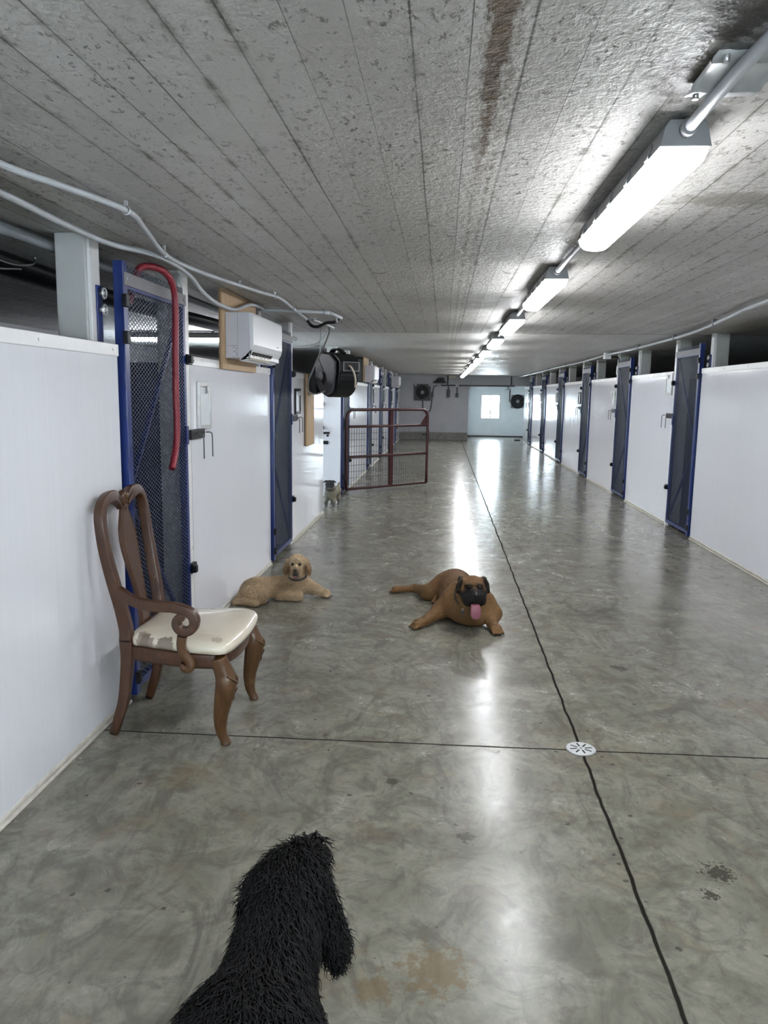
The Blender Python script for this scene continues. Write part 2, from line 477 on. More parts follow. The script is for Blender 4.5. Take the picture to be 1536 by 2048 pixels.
def make_concrete_mat():
    m = NT('bare_concrete')
    c = m.mix(m.noise(3, 6, .7), (.14, .135, .12), (.30, .29, .27))
    c = m.mix(m.ramp(m.noise(9, 6, .7), [(.5, 0.), (.7, .6)]), c, (.07, .065, .055))
    m.p(color=c, rough=.8); m.bump(m.noise(40, 5), .3, .01)
    return m.m

def make_wood_mat(name, a, b, axis=(1, 1, 14), rough=.4, scale=5., coat=0., wear=None):
    m = NT(name)
    g = m.noise(scale, 7, .62, vec=m.mapping(axis), dist=.6)
    c = m.ramp(g, [(.25, a), (.6, tuple((p+q)/2 for p, q in zip(a, b))), (.8, b)])
    if wear is not None:
        c = m.mix(m.math('MULTIPLY', m.ramp(m.noise(16, 6, .7), [(.58, 0.), (.72, 1.)]), .55), c, wear)
    m.p(color=c, rough=m.math('MULTIPLY_ADD', g, .15, rough-.07), coat=coat)
    m.bump(g, .12, .003)
    return m.m

def make_glass_mat():
    m = NT('window_glass')
    tr = m.n('ShaderNodeBsdfTransparent'); tr.inputs[0].default_value = (.97, .99, .99, 1)
    gl = m.n('ShaderNodeBsdfGlossy'); gl.inputs['Roughness'].default_value = .02
    fr = m.n('ShaderNodeFresnel'); fr.inputs[0].default_value = 1.45
    dirt = m.math('MULTIPLY_ADD', m.noise(6, 3), .03, 0.0)
    mx = m.n('ShaderNodeMixShader'); m.l(m.math('MULTIPLY', m.math('ADD', fr.outputs[0], dirt), .8, clamp=True), mx.inputs[0])
    m.l(tr.outputs[0], mx.inputs[1]); m.l(gl.outputs[0], mx.inputs[2]); m.l(mx.outputs[0], m.out.inputs[0])
    return m.m

def make_led_mat():
    m = NT('led_lens')
    m.p(color=(.9, .92, .95), rough=.4)
    m.b.inputs['Emission Color'].default_value = LED_COLOR
    m.l(m.math('MULTIPLY_ADD', m.noise(4, 2), LED*.04, LED*.98), m.b.inputs['Emission Strength'])
    return m.m

M_FLOOR = make_floor_mat(); M_CEIL = make_ceiling_mat(); M_PANEL = make_panel_mat(); M_CONC = make_concrete_mat()
M_GLASS = make_glass_mat(); M_LED = make_led_mat()
M_WALL = simple('grey_painted_wall', (.42, .425, .45), .42, var=.06, scale=2.5)
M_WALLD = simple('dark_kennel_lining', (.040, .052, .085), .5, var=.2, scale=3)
M_OUTER = simple('outer_block_wall', (.20, .205, .215), .7, var=.15, scale=2, bump=.2)
M_DOOR = simple('pale_door_paint', (.78, .84, .87), .35, var=.05, scale=3)
M_WHITE = simple('white_trim_plastic', (.78, .785, .79), .3, var=.04, scale=8)
M_POST = simple('painted_post', (.50, .51, .50), .38, var=.07, scale=4)
M_CREAM = simple('cream_base_trim', (.70, .67, .60), .45, var=.2, scale=22, bump=.3, bscale=60)
M_BLUE = simple('blue_gate_enamel', (.005, .020, .135), .32, var=.18, scale=9)
M_BLUEM = simple('blue_grey_mesh_wire', (.040, .055, .105), .42, metal=.2, var=.2, scale=20)
M_ALU = simple('brushed_aluminium', (.55, .55, .54), .38, metal=.85, var=.1, scale=30)
M_PLATE = simple('weathered_zinc_sheet', (.50, .52, .525), .5, metal=.45, var=.12, scale=10)
M_DULL = simple('dull_flat_bar', (.20, .20, .215), .5, metal=.3, var=.1)
M_GALV = simple('galvanised_steel', (.60, .62, .63), .42, metal=.7, var=.2, scale=14)
M_BLACK = simple('black_plastic', (.009, .0095, .011), .42, var=.3, scale=20, spec=.25)
M_DKGREY = simple('charcoal_plastic', (.060, .060, .070), .5, var=.15, scale=25, bump=.15, bscale=300)
M_WIRE = simple('dark_steel_wire', (.10, .10, .10), .4, metal=.7)
M_PVC = simple('grey_conduit', (.46, .49, .52), .35, var=.08, scale=6)
M_PVCD = simple('dull_grey_pipe', (.22, .24, .26), .45, var=.1, scale=6)
M_CABLE = simple('white_cable', (.65, .66, .66), .4)
M_GREYHOSE = simple('grey_rubber_hose', (.20, .20, .205), .5)
M_TANHOSE = simple('tan_hose', (.55, .47, .36), .45)
M_RED = simple('red_rubber_hose', (.23, .018, .030), .42, var=.15, scale=40)
M_MAROON = simple('maroon_gate_paint', (.050, .012, .013), .36, var=.25, scale=14)
M_HOUSE = simple('grey_lamp_housing', (.15, .155, .16), .45, var=.05)
M_ACW = simple('white_appliance_plastic', (.74, .75, .77), .3, var=.03, scale=4)
M_ACS = simple('pale_grey_appliance_side', (.56, .55, .60), .4, var=.03, scale=4)
M_PLY = make_wood_mat('plywood', (.42, .28, .15), (.62, .46, .29), (7, 7, .6), .6, 6)
M_PLYEDGE = make_wood_mat('plywood_edge', (.20, .12, .06), (.36, .24, .13), (60, 2, .5), .7, 6)
M_WOOD = make_wood_mat('walnut_stained_wood', (.038, .0125, .004), (.092, .034, .011), (4, 4, .9), .40, 9, coat=.08, wear=(.15, .075, .030))
M_WOODW = make_wood_mat('worn_walnut_stained_wood', (.056, .023, .006), (.140, .064, .019), (4, 4, .9), .42, 10, coat=.08, wear=(.26, .15, .055))
M_PAPER = simple('white_card', (.72, .78, .80), .35, var=.05)
M_CREAMP = simple('yellowed_louvre_plastic', (.62, .58, .47), .5)
M_SCREW = simple('zinc_screw', (.45, .45, .45), .3, metal=.9)
M_INK = simple('pencil_mark', (.16, .155, .18), .8)

# ------------------------------------------------------------------ shell
HCEIL = 2.25
XL, XR = -1.538, 2.796
HL, HR = 1.765, 1.884
struct('floor', MB().box(-4.8, 6.9, -3.3, 30.6, -.12, 0), M_FLOOR)
struct('ceiling', MB().box(-4.8, 6.9, -3.3, 30.6, HCEIL, HCEIL+.15), M_CEIL)
def wall_with_hole(a0, a1, h, hole, fixed0, fixed1, axis):
    """wall from a0 to a1 along the axis other than the fixed one, with a window hole (u0,u1,z0,z1)"""
    m = MB(); u0, u1, z0, z1 = hole
    for (p, q, r, s) in ((a0, u0, 0, h), (u1, a1, 0, h), (u0, u1, 0, z0), (u0, u1, z1, h)):
        if axis == 'x': m.box(fixed0, fixed1, p, q, r, s)
        else: m.box(p, q, fixed0, fixed1, r, s)
    return m
struct('wall_back', wall_with_hole(-4.8, 6.9, HCEIL, (-1.0, 1.4, 1.0, 1.9), -3.3, -3.2, 'y'), M_WALL)
struct('wall_left', wall_with_hole(-3.2, 30.6, HCEIL, (10.25, 11.35, .85, 1.85), -4.8, -4.7, 'x'), M_WALL)
struct('wall_right', MB().box(6.8, 6.9, -3.2, 30.6, 0, HCEIL), M_OUTER)
struct('wall_far', MB().box(-4.7, .87, 27.5, 30.6, .27, HCEIL), M_WALL)
struct('baseboard_far', MB().box(-4.7, .87, 27.46, 30.6, 0, .27), M_CONC, bevel=.01)
struct('trim_1', MB().box(.87, 6.8, 27.5, 27.7, 1.915, HCEIL), M_WALL)
DW = (1.44, 2.185, .68, 1.62)
struct('wall_end', wall_with_hole(.87, 3.4, HCEIL, DW, 30.3, 30.4, 'y'), M_DOOR)
struct('wall_side', wall_with_hole(27.7, 30.3, HCEIL, (27.9, 30.1, .2, 2.05), 3.4, 3.5, 'x'), M_DOOR)
struct('trim_2', MB().box(.87, 3.4, 30.255, 30.3, 0, .045), M_DKGREY)
def window(n, c, w, h, axis, mull=True):
    """frame and pane of a window whose centre is c"""
    f = MB(); t = .04; x, y, z = c
    def add(mb, u0, u1, z0, z1, d0, d1):
        if axis == 'y': mb.box(x+u0, x+u1, y+d0, y+d1, z+z0, z+z1)
        else: mb.box(x+d0, x+d1, y+u0, y+u1, z+z0, z+z1)
    for a in ((-w/2, -w/2+t, -h/2, h/2), (w/2-t, w/2, -h/2, h/2), (-w/2+t, w/2-t, -h/2, -h/2+t), (-w/2+t, w/2-t, h/2-t, h/2)): add(f, *a, -.03, .03)
    if mull: add(f, -.020, .020, -h/2+t, h/2-t, -.02, .02)
    o = struct('window_%d' % n, f, M_WHITE)
    p = MB(); add(p, -w/2+t, w/2-t, -h/2+t, h/2-t, -.004, .004)
    obj('pane', p, M_GLASS, o)
window(1, (1.8125, 30.35, 1.15), DW[1]-DW[0], DW[3]-DW[2], 'y')
window(2, (-4.75, 10.8, 1.35), 1.1, 1.0, 'x')  # unseen window added to bring daylight into the side alley
window(3, (3.45, 29.0, 1.125), 2.2, 1.85, 'x')  # hidden window added to brighten the far recess
window(4, (.2, -3.25, 1.45), 2.4, .9, 'y')  # window added behind the camera to lift the near ceiling and floor
struct('wall_end_right', MB().box(3.52, 6.8, 27.55, 27.65, 0, HCEIL), M_OUTER)
struct('wall_end_right', MB().box(2.87, 3.52, 27.55, 27.65, 0, HCEIL), M_WALL)
# kennel back walls and dividers, dark lining
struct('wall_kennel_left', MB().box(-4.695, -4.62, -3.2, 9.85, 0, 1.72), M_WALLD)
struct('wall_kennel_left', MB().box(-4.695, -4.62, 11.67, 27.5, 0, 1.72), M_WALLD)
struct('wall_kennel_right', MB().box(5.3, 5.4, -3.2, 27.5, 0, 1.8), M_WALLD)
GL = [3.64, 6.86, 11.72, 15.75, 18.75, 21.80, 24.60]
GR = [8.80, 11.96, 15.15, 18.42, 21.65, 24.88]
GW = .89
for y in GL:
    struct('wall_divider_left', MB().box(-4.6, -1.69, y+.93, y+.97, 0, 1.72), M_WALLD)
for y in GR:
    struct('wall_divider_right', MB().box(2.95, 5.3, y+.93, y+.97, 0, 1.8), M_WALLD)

# ------------------------------------------------------------------ kennel front panels
PANEL_SPOTS = {}
ORD = ['nearest', 'second nearest', 'third nearest', 'fourth nearest', 'fifth nearest', 'sixth nearest', 'seventh nearest', 'farthest']
def panel(side, y0, y1, label, cap=True, seams=()):
    s = 1 if side == 'left' else -1
    X = XL if s > 0 else XR
    H = HL if s > 0 else HR
    t = thing('kennel_partition', (X-s*.03, (y0+y1)/2, 0), label, 'partition panel', 'white kennel front panels')
    def bx(mb, d0, d1, a, b, z0, z1):
        p, q = sorted((X+s*d0, X+s*d1)); return mb.box(p, q, a, b, z0, z1)
    mb = MB(); ys = [y0]+list(seams)+[y1]
    for i in range(len(ys)-1):
        bx(mb, -.06, 0, ys[i]+(.0003 if i else 0), ys[i+1]-(.0003 if i+2 < len(ys) else 0), .035, H-.03)
    obj('sheet', mb, M_PANEL, t)
    obj('top_cap', bx(MB(), -.068, .007, y0-.004, y1+.004, H-.055, H), M_WHITE, t, bevel=.003)
    b = bx(MB(), -.06, .014, y0, y1, .0, .013); bx(b, -.06, .006, y0, y1, .020, .034)
    obj('base_channel', b, M_CREAM, t, bevel=.002)
    n = max(2, int((y1-y0)/.62)+1)
    for i in range(n):
        yy = y0+.06+(y1-y0-.12)*i/(n-1)
        if yy < -.5: continue
        obj('screw', MB().cyl((X+s*.007, yy, H-.026), (X+s*.0095, yy, H-.026), .006, 8), M_SCREW, t)

    return t
PL = [(-3.15, 3.60), (4.655, 6.83), (7.86, 9.93), (12.73, 15.71), (16.76, 18.71), (19.76, 21.76), (22.81, 24.56), (25.61, 27.45)]
PLL = ['long white wall panel with a fine seam behind the wooden chair', 'white kennel panel under the nearest wall air conditioner',
       'shiny white kennel panel with a plywood strip hanging on it', 'white kennel panel behind the maroon wire gate, just past the alley',
       'fourth white panel beyond the hose reel on the left row', 'narrow white left row panel seen through the right half of the maroon gate',
       'white left row panel beside the farthest wall air conditioner', 'last white panel of the left row before the grey end wall']
for i, (a, b) in enumerate(PL): panel('left', a, b, PLL[i], seams=(.9, 2.93) if i == 0 else ())
PR = [(-3.15, 8.77), (9.81, 11.93), (12.97, 15.12), (16.16, 18.39), (19.43, 21.62), (22.66, 24.85), (25.89, 27.45)]
for i, (a, b) in enumerate(PR):
    panel('right', a, b, ['long white wall panel at the right edge, nearest of the right row', 'second white panel of the right row, with a steel card frame near its corner',
      'third white panel from the camera in the right row', 'fourth white panel from the camera in the right row', 'fifth white panel from the camera in the right row',
      'sixth right row panel, shining with the window reflection', 'last white panel of the right row beside the far recess'][i])
# panels closing the cross alley on the left
def alley_panel(y, label, face):
    x1 = .065 if face > 0 else .0
    t = thing('alley_partition', (-3.1, y, 0), label, 'partition panel', 'white panels of the side alley')
    obj('sheet', MB().box(-4.6, XL-x1, y, y+.06, .03, HL-.04), M_PANEL, t)
    obj('top_cap', MB().box(-4.6, XL-x1+.002, y-.006, y+.066, HL-.05, HL), M_WHITE, t, bevel=.003)
    obj('base_channel', MB().box(-4.6, XL-x1, y-.008, y+.068, 0, .03), M_CREAM, t)
    return t
alley_panel(9.86, 'white panel along the near side of the side alley', 1)
t = alley_panel(11.60, 'pale blue-lit white panel in the side alley behind the pug', -1)
latch = MB()
latch.cyl((-1.80, 11.575, 1.0), (-1.80, 11.575, 1.72), .006, 8)
for z in (1.05, 1.40, 1.62): latch.box(-1.825, -1.785, 11.565, 11.60, z-.03, z+.02)
latch.box(-1.80, -1.70, 11.57, 11.598, .955, .985); latch.ball((-1.725, 11.565, .93), .018, 8, 6)
obj('drop_bolt', latch, M_BLACK, t)
latch = MB()
latch.box(-1.80, -1.72, 11.585, 11.60, .80, .85); obj('latch_keeper', latch, M_BLACK, t)

# ------------------------------------------------------------------ posts
def post(side, y0, y1, label, far):
    s = 1 if side == 'left' else -1
    X = XL if s > 0 else XR
    t = thing('post', (X-s*.08, (y0+y1)/2, 0), label, 'post', 'white posts beside the kennel gates')
    def bx(mb, d0, d1, a, b, z0, z1):
        p, q = sorted((X+s*d0, X+s*d1)); return mb.box(p, q, a, b, z0, z1)
    e = 0 if far else -.072
    obj('shaft', bx(MB(), -.155+e, -.012+e, y0, y1, 0, HCEIL), M_POST, t, bevel=.006)
    obj('lit_face_strip', bx(MB(), -.012+e, .004+e, y0+.012, y1-.008, .0, HCEIL-.002), M_WHITE, t, bevel=.002)  # whiter strip puts the lamp-lit corridor face into the colour
    if far:
        for z in (1.74, .475):
            c = bx(MB(), .0045, .030, y0+.002, y0+.085, z-.03, z+.03); bx(c, .0305, .055, y0-.012, y0+.03, z-.022, z+.022)
            obj('stop_clip', c, M_BLACK, t, bevel=.004)
    else:
        c = bx(MB(), -.068, -.060, y1-.06, y1-.008, HL+.01 if s > 0 else HR+.01, 2.03)
        o = obj('hinge_plate', c, M_BLUE, t, bevel=.002)
        for z in (1.92, 1.995):
            e = MB(); a = np.linspace(0, 2*PI, 15)[:-1]
            e.tube([(X-s*.040, y1-.03+.022*math.cos(q), z+.022*math.sin(q)) for q in a], .006, 6, closed=True)
            e.cyl((X-s*.062, y1-.035, z), (X-s*.034, y1-.035, z), .010, 8)
            obj('eye_bolt', e, M_GALV, o)
    return t
def ordinal(i, n): return ['first', 'second', 'third', 'fourth', 'fifth', 'sixth', 'seventh', 'eighth'][i]
for i, y in enumerate(GL):
    post('left', *((y-.045, y-.005) if i == 2 else (y-.15, y-.035)), 'white post on the hinge side of the %s kennel gate in the left row' % ordinal(i, 7), False)
    post('left', y+GW+.005, y+GW+.115, 'white post on the latch side of the %s kennel gate in the left row' % ordinal(i, 7), True)
for i, y in enumerate(GR):
    post('right', y-.15, y-.035, 'white post on the hinge side of the %s kennel gate in the right row' % ordinal(i, 6), False)
    post('right', y+GW+.005, y+GW+.115, 'white post on the latch side of the %s kennel gate in the right row' % ordinal(i, 6), True)

# ------------------------------------------------------------------ blue expanded-mesh gates
def gate_proto(s, loc, label):
    """hinge stile at y=0, gate runs to y=GW; the corridor lies on the side s of it"""
    t = thing('kennel_gate', (0, 0, 0), label, 'gate', 'blue mesh kennel gates')
    W = GW; Z0, Z1 = .045, 2.10
    obj('hinge_stile', MB().box(-.025, .025, .0, .05, .02, 2.155), M_BLUE, t, bevel=.003)
    obj('latch_stile', MB().box(-.02, .02, W-.042, W-.002, Z0, 2.07), M_BLUE, t, bevel=.003)
    obj('bottom_rail', MB().box(-.02, .02, .05, W-.042, Z0, Z0+.04), M_BLUE, t, bevel=.003)
    obj('top_rail', MB().box(-.02, .02, .05, W-.042, 2.03, 2.07), M_BLUE, t, bevel=.003)
    p, q = sorted((s*.021, s*.027))
    b = MB().box(p, q, .01, W, 2.045, 2.105)
    o = obj('header_strip', b, M_DULL, t, bevel=.001)
    for yy in (.035, W-.03):
        obj('screw', MB().cyl((s*.0272, yy, 2.075), (s*.031, yy, 2.075), .008, 8), M_SCREW, o)
    # the two braces meet the hinge stile at mid height and run to the latch stile
    obj('brace', MB().bar((-s*.004, .05, 1.05), (-s*.004, W-.045, 2.0), .022, .022, (1, 0, 0)), M_BLUE, t)
    obj('brace', MB().bar((-s*.004, .05, 1.0), (-s*.004, W-.045, .11), .022, .022, (1, 0, 0)), M_BLUE, t)
    # expanded metal: two families of slanted strands, clipped to the frame
    ms = MB(); y0, y1, z0, z1 = .045, W-.03, .06, 2.14
    sl = .0225/.043; pit = .0225
    V = []; F = []
    for sg in (1, -1):
        k0 = z0-(y1-y0)*sl if sg > 0 else z0
        k1 = z1 if sg > 0 else z1+(y1-y0)*sl
        c = k0
        while c < k1:
            ya, za, yb, zb = y0, c, y1, c+sg*sl*(y1-y0)
            def cut(ya, za, yb, zb):
                t0, t1 = 0., 1.; d = zb-za
                for lim, low in ((z0, True), (z1, False)):
                    u = (lim-za)/d
                    if (d > 0) == low: t0 = max(t0, u)
                    else: t1 = min(t1, u)
                return t0, t1
            t0, t1 = cut(ya, za, yb, zb)
            if t1-t0 > .01:
                A = (ya+(yb-ya)*t0, za+(zb-za)*t0); B = (ya+(yb-ya)*t1, za+(zb-za)*t1)
                n = len(V); r = .0016; xo = s*.017
                for (yy, zz) in (A, B):
                    V += [(xo-r*.8, yy, zz-r), (xo+r*.8, yy, zz-r), (xo+r*.8, yy, zz+r), (xo-r*.8, yy, zz+r)]
                F += [(n, n+1, n+5, n+4), (n+1, n+2, n+6, n+5), (n+2, n+3, n+7, n+6), (n+3, n, n+4, n+7)]
            c += pit
    ms.add(V, F)
    obj('mesh_screen', ms, M_BLUEM, t, recalc=False)
    for z in (1.80, 1.97, .30, .12):
        p, q = sorted((s*.0255, s*.05))
        obj('hinge_block', MB().box(p, q, -.028, .012, z-.03, z+.03), M_BLACK, t, bevel=.004)
    lk = MB(); p, q = sorted((s*.02, s*.030)); lk.box(p, q, W-.046, W-.004, 1.24, 1.35)
    obj('latch_box', lk, M_BLUE, t, bevel=.004)
    t.location = loc
    return t
gp = gate_proto(1, (XL, GL[0], 0), 'blue mesh kennel gate behind the wooden chair, with a red hose over it')
GLL = ['', 'blue mesh kennel gate between the nearest wall air conditioner and the plywood strip', 'blue mesh kennel gate just behind the hinge of the maroon wire gate',
       'fourth blue kennel gate in the left row, below the middle air conditioner', 'fifth blue kennel gate in the left row', 'sixth blue kennel gate in the left row', 'seventh and last blue kennel gate in the left row']
for i in range(1, 7): dup(gp, (XL, GL[i], 0), GLL[i])
gq = gate_proto(-1, (XR, GR[0], 0), 'blue mesh kennel gate nearest to the camera in the right row')
for i in range(1, 6): dup(gq, (XR, GR[i], 0), '%s blue mesh kennel gate from the camera in the right row' % ordinal(i, 6))

# ------------------------------------------------------------------ card frames and leash hooks on the panels
def card_frame(side, y0, y1, z0, z1, label, dark=False):
    s = 1 if side == 'left' else -1
    X = XL if s > 0 else XR
    t = thing('card_frame', (X, (y0+y1)/2, z0), label, 'card holder', 'kennel card frames on the panels')
    def bx(mb, d0, d1, a, b, c, d):
        p, q = sorted((X+s*d0, X+s*d1)); return mb.box(p, q, a, b, c, d)
    w = .028; f = MB()
    bx(f, .001, .020, y0, y0+w, z0, z1); bx(f, .001, .020, y1-w, y1, z0, z1); bx(f, .001, .020, y0+w, y1-w, z0, z0+w); bx(f, .001, .020, y0+w, y1-w, z1-w, z1)
    obj('frame', f, M_BLACK if dark else M_ALU, t, bevel=.002)  # black frames carry the side shading of the farther ones as colour
    obj('card', bx(MB(), .001, .010, y0+w, y1-w, z0+w, z1-w), M_PAPER, t)
    c = bx(MB(), .020, .028, (y0+y1)/2+.03, (y0+y1)/2+.07, z1-.07, z1-.02)
    obj('clip', c, M_ALU, t, bevel=.002)
    return t
def leash_hook(side, y0, z, label):
    s = 1 if side == 'left' else -1
    X = XL if s > 0 else XR
    t = thing('leash_hook', (X, y0+.13, z), label, 'hook', 'black hook plates by the gates')
    def bx(mb, d0, d1, a, b, c, d):
        p, q = sorted((X+s*d0, X+s*d1)); return mb.box(p, q, a, b, c, d)
    obj('plate', bx(MB(), .008, .026, y0-.02, y0+.25, z-.030, z+.030), M_BLACK, t, bevel=.004)
    obj('standoff', bx(MB(), .005, .0078, y0+.05, y0+.22, z-.02, z+.02), M_BLACK, t)
    for dy in (.07, .25):
        P = smooth_path([(X+s*.03, y0+dy+.0, z+.005), (X+s*.06, y0+dy, z+.004), (X+s*.072, y0+dy, z-.02), (X+s*.072, y0+dy+.004, z-.15)], 5)
        obj('prong', MB().tube(P, .0042, 6), M_WIRE, t)
    return t
LH = [(4.60, 1.293), (7.80, 1.30), None, (16.70, 1.30), (19.70, 1.30), (22.75, 1.30), (25.55, 1.30)]
for i, q in enumerate(LH):
    if q is None:
        leash_hook('left', 12.66, 1.30, 'black hook plate with wire prongs behind the top corner of the maroon gate'); continue
    leash_hook('left', q[0], q[1], 'black hook plate with two wire prongs beside the %s kennel gate in the left row' % ordinal(i, 7))
card_frame('left', 4.77, 5.02, 1.315, 1.612, 'silver card frame on the panel right of the red hose')
card_frame('left', 7.96, 8.24, 1.335, 1.60, 'card frame with side shade painted black on the shiny panel left of the plywood strip', True)
for k, y in enumerate((16.95, 19.95, 23.0, 25.8)):
    card_frame('left', y, y+.25, 1.36, 1.66, 'card frame with side shade painted black beside the %s kennel gate in the left row' % ordinal(k+3, 7), True)
for i, y in enumerate(GR):
    leash_hook('right', y+.905, 1.345, 'black hook plate with two wire prongs beside the %s kennel gate in the right row' % ordinal(i, 6))
    z0, z1 = ((1.60, 1.87) if i == 0 else (1.42, 1.66))
    card_frame('right', y+1.02, y+1.29, z0, z1, 'card frame on the panel past the %s kennel gate in the right row' % ordinal(i, 6), i > 1)

# ------------------------------------------------------------------ ceiling lamps along the corridor
LX = .585; LAMP0, PITCH_L, LLEN = 2.09, 2.22, 1.2
def lamp_proto(loc, label, rotz=0):
    t = thing('ceiling_lamp', (0, 0, 0), label, 'lamp', 'long ceiling lamps')
    ys = np.concatenate([[0.0, .004, .012, .03], np.linspace(.06, LLEN-.06, 8), [LLEN-.03, LLEN-.012, LLEN-.004, LLEN]])
    n = 15; a = np.linspace(0, PI, n)
    V = []; F = []
    for y in ys:
        e = min(y, LLEN-y); k = 1-.55*max(0, 1-e/.03)**2
        w = .0615*(1-.10*max(0, 1-e/.03)**2)
        V += [(-w*np.sign(math.cos(q))*abs(math.cos(q))**.75, y, -.078-.044*k*math.sin(q)**.85) for q in a]
    for i in range(len(ys)-1):
        for j in range(n-1): F.append((i*n+j, i*n+j+1, (i+1)*n+j+1, (i+1)*n+j))
        F.append((i*n+n-1, i*n, (i+1)*n, (i+1)*n+n-1))
    F += [tuple(range(n)), tuple(range((len(ys)-1)*n+n-1, (len(ys)-1)*n-1, -1))]
    mb = MB(); mb.add(V, F, True); obj('lens', mb, M_LED, t)
    hs = [(-.042, -.014), (.042, -.014), (.052, -.030), (.0640, -.0775), (-.0640, -.0775), (-.052, -.030)]
    obj('housing', MB().prism(hs, 'y', -.002, LLEN+.002), M_HOUSE, t, bevel=.002)
    for s in (-1, 1):
        for k in range(5):
            y = .12+k*(LLEN-.24)/4
            c = MB().bar((s*.0580, y, -.040), (s*.0665, y, -.078), .030, .005, (1, 0, 0))
            obj('clip', c, M_HOUSE, t)
    for y in (.2, LLEN-.2):
        obj('mount_bracket', MB().box(-.02, .02, y-.02, y+.02, -.0145, -.0005), M_GALV, t)
    g = MB().cyl((0, -.03, -.038), (0, -.0025, -.038), .020, 14).cyl((0, LLEN+.0025, -.038), (0, LLEN+.03, -.038), .020, 14)
    for y0, y1 in ((-.03, -.0025), (LLEN+.0025, LLEN+.03)):
        obj('cable_gland', MB().cyl((0, y0, -.038), (0, y1, -.038), .020, 14), M_HOUSE, t)
    t.location = loc
    return t
lamps = []
lp = lamp_proto((LX, LAMP0, HCEIL), 'nearest lit ceiling lamp, beside the metal plate')
for k in range(1, 11):
    dup(lp, (LX, LAMP0+k*PITCH_L, HCEIL), '%s lit ceiling lamp of the row, counting from the camera' % (ordinal(k, 9) if k < 8 else ['ninth', 'tenth', 'eleventh'][k-8]))
dup(lp, (LX, LAMP0-PITCH_L, HCEIL), 'added lit ceiling lamp overhead, behind the metal plate and out of view')  # extra lamp added out of view to brighten the near end
dup(lp, (-2.5, 9.05, HCEIL), 'lit lamp above the left kennels, glimpsed between post and plywood', rotz=PI/2)
for k in range(0, 11):
    a = LAMP0+(k-1)*PITCH_L+LLEN+.031; b = LAMP0+k*PITCH_L-.031
    P = [(LX, a, HCEIL-.038), (LX+.006, a+.3*(b-a), HCEIL-.030), (LX, a+.7*(b-a), HCEIL-.034), (LX, b, HCEIL-.038)]
    single('conduit', MB().tube(smooth_path(P, 5), .0145, 10), M_PVC,
           'grey conduit between the metal plate and the nearest ceiling lamp' if k == 0 else 'grey conduit joining the %s and %s ceiling lamps' % (ordinal(k-1, 9) if k < 9 else 'ninth', ordinal(k, 9) if k < 8 else ['ninth', 'tenth', 'eleventh'][k-8]), 'conduit', 'conduits between the lamps')

# ------------------------------------------------------------------ metal cover plate on the ceiling
t = thing('ceiling_plate', (.60, 1.82, HCEIL), 'dented galvanised metal plate screwed to the stained ceiling', 'plate')
P = [(-.075, 0), (.085, 0)]
prof = [(1.70, 2.236), (1.735, 2.236), (1.742, 2.228), (1.75, 2.236), (1.865, 2.233), (1.875, 2.222), (1.895, 2.226), (1.935, 2.232)]
mb = MB(); V = []; F = []; n = len(prof)
for i in range(9):
    x = .528+.15*i/8; dz = .004*math.sin(i*2.1)
    V += [(x+(.010 if z < 2.23 else 0)*0, y, z+dz*(1 if j in (3, 4) else .3)) for j, (y, z) in enumerate(prof)]
for i in range(8):
    for j in range(n-1): F.append((i*n+j, i*n+j+1, (i+1)*n+j+1, (i+1)*n+j))
mb.add(V, F, True); o = obj('sheet', mb, M_PLATE, t)
sm = o.modifiers.new('thickness', 'SOLIDIFY'); sm.thickness = .0015
for x, y in ((.55, 1.72), (.60, 1.735), (.55, 1.915), (.60, 1.912), (.655, 1.72)):
    obj('bolt', MB().cyl((x, y, 2.220), (x, y, 2.236), .007, 8), M_SCREW, t)

# ------------------------------------------------------------------ pipes and cables
A = [(-1.62, .6, 2.225), (-1.48, 1.6, 2.225), (-1.33, 2.32, 2.21), (-1.27, 2.57, 2.212), (-1.197, 2.942, 2.215), (-1.251, 3.252, 2.212), (-1.369, 3.83, 2.208), (-1.375, 4.374, 2.214), (-1.252, 5.218, 2.218), (-1.19, 5.6, 2.222), (-1.22, 6.3, 2.222), (-1.27, 7.2, 2.222)]
t = thing('ceiling_pipe', (-1.3, 3.0, HCEIL), 'upper grey pipe curving across the ceiling on the left', 'pipe')
obj('tube', MB().tube(smooth_path(A, 8), .0115, 12), M_PVC, t)
SA = smooth_path(A, 8)
for y in (2.93, 3.80, 4.95, 5.50, 6.25):
    x, _, z = SA[np.argmin(np.abs(SA[:, 1]-y))]
    c = MB().tube([(x+.015*math.cos(q), y, z+.015*math.sin(q)) for q in np.linspace(0, 2*PI, 13)[:-1]], .0035, 6, closed=True)
    c.box(x-.006, x+.006, y-.006, y+.006, z+.014, 2.2495)
    obj('clamp', c, M_GALV, t)
B = [(-1.50, .5, 2.21), (-1.50, 1.7, 2.2), (-1.497, 2.608, 2.20), (-1.515, 3.018, 2.20), (-1.506, 3.475, 2.20), (-1.42, 3.75, 2.204), (-1.40, 4.02, 2.20), (-1.45, 4.45, 2.195), (-1.47, 4.67, 2.160), (-1.47, 4.87, 2.127), (-1.47, 5.09, 2.114), (-1.47, 5.455, 2.124), (-1.47, 5.88, 2.205), (-1.475, 6.24, 2.228), (-1.50, 6.60, 2.23)]
single('ceiling_pipe', MB().tube(smooth_path(B, 8), .0135, 12), M_PVC, 'lower grey pipe sagging over the plywood and the nearest air conditioner', 'pipe')
t = thing('ceiling_pipe', (-1.2, 6.5, HCEIL), 'short grey pipe crossing the ceiling above the hose reel', 'pipe')
obj('tube', MB().tube([(-1.52, 6.36, 2.222), (-1.32, 6.44, 2.222), (-.99, 6.57, 2.222)], .0125, 12), M_PVC, t)
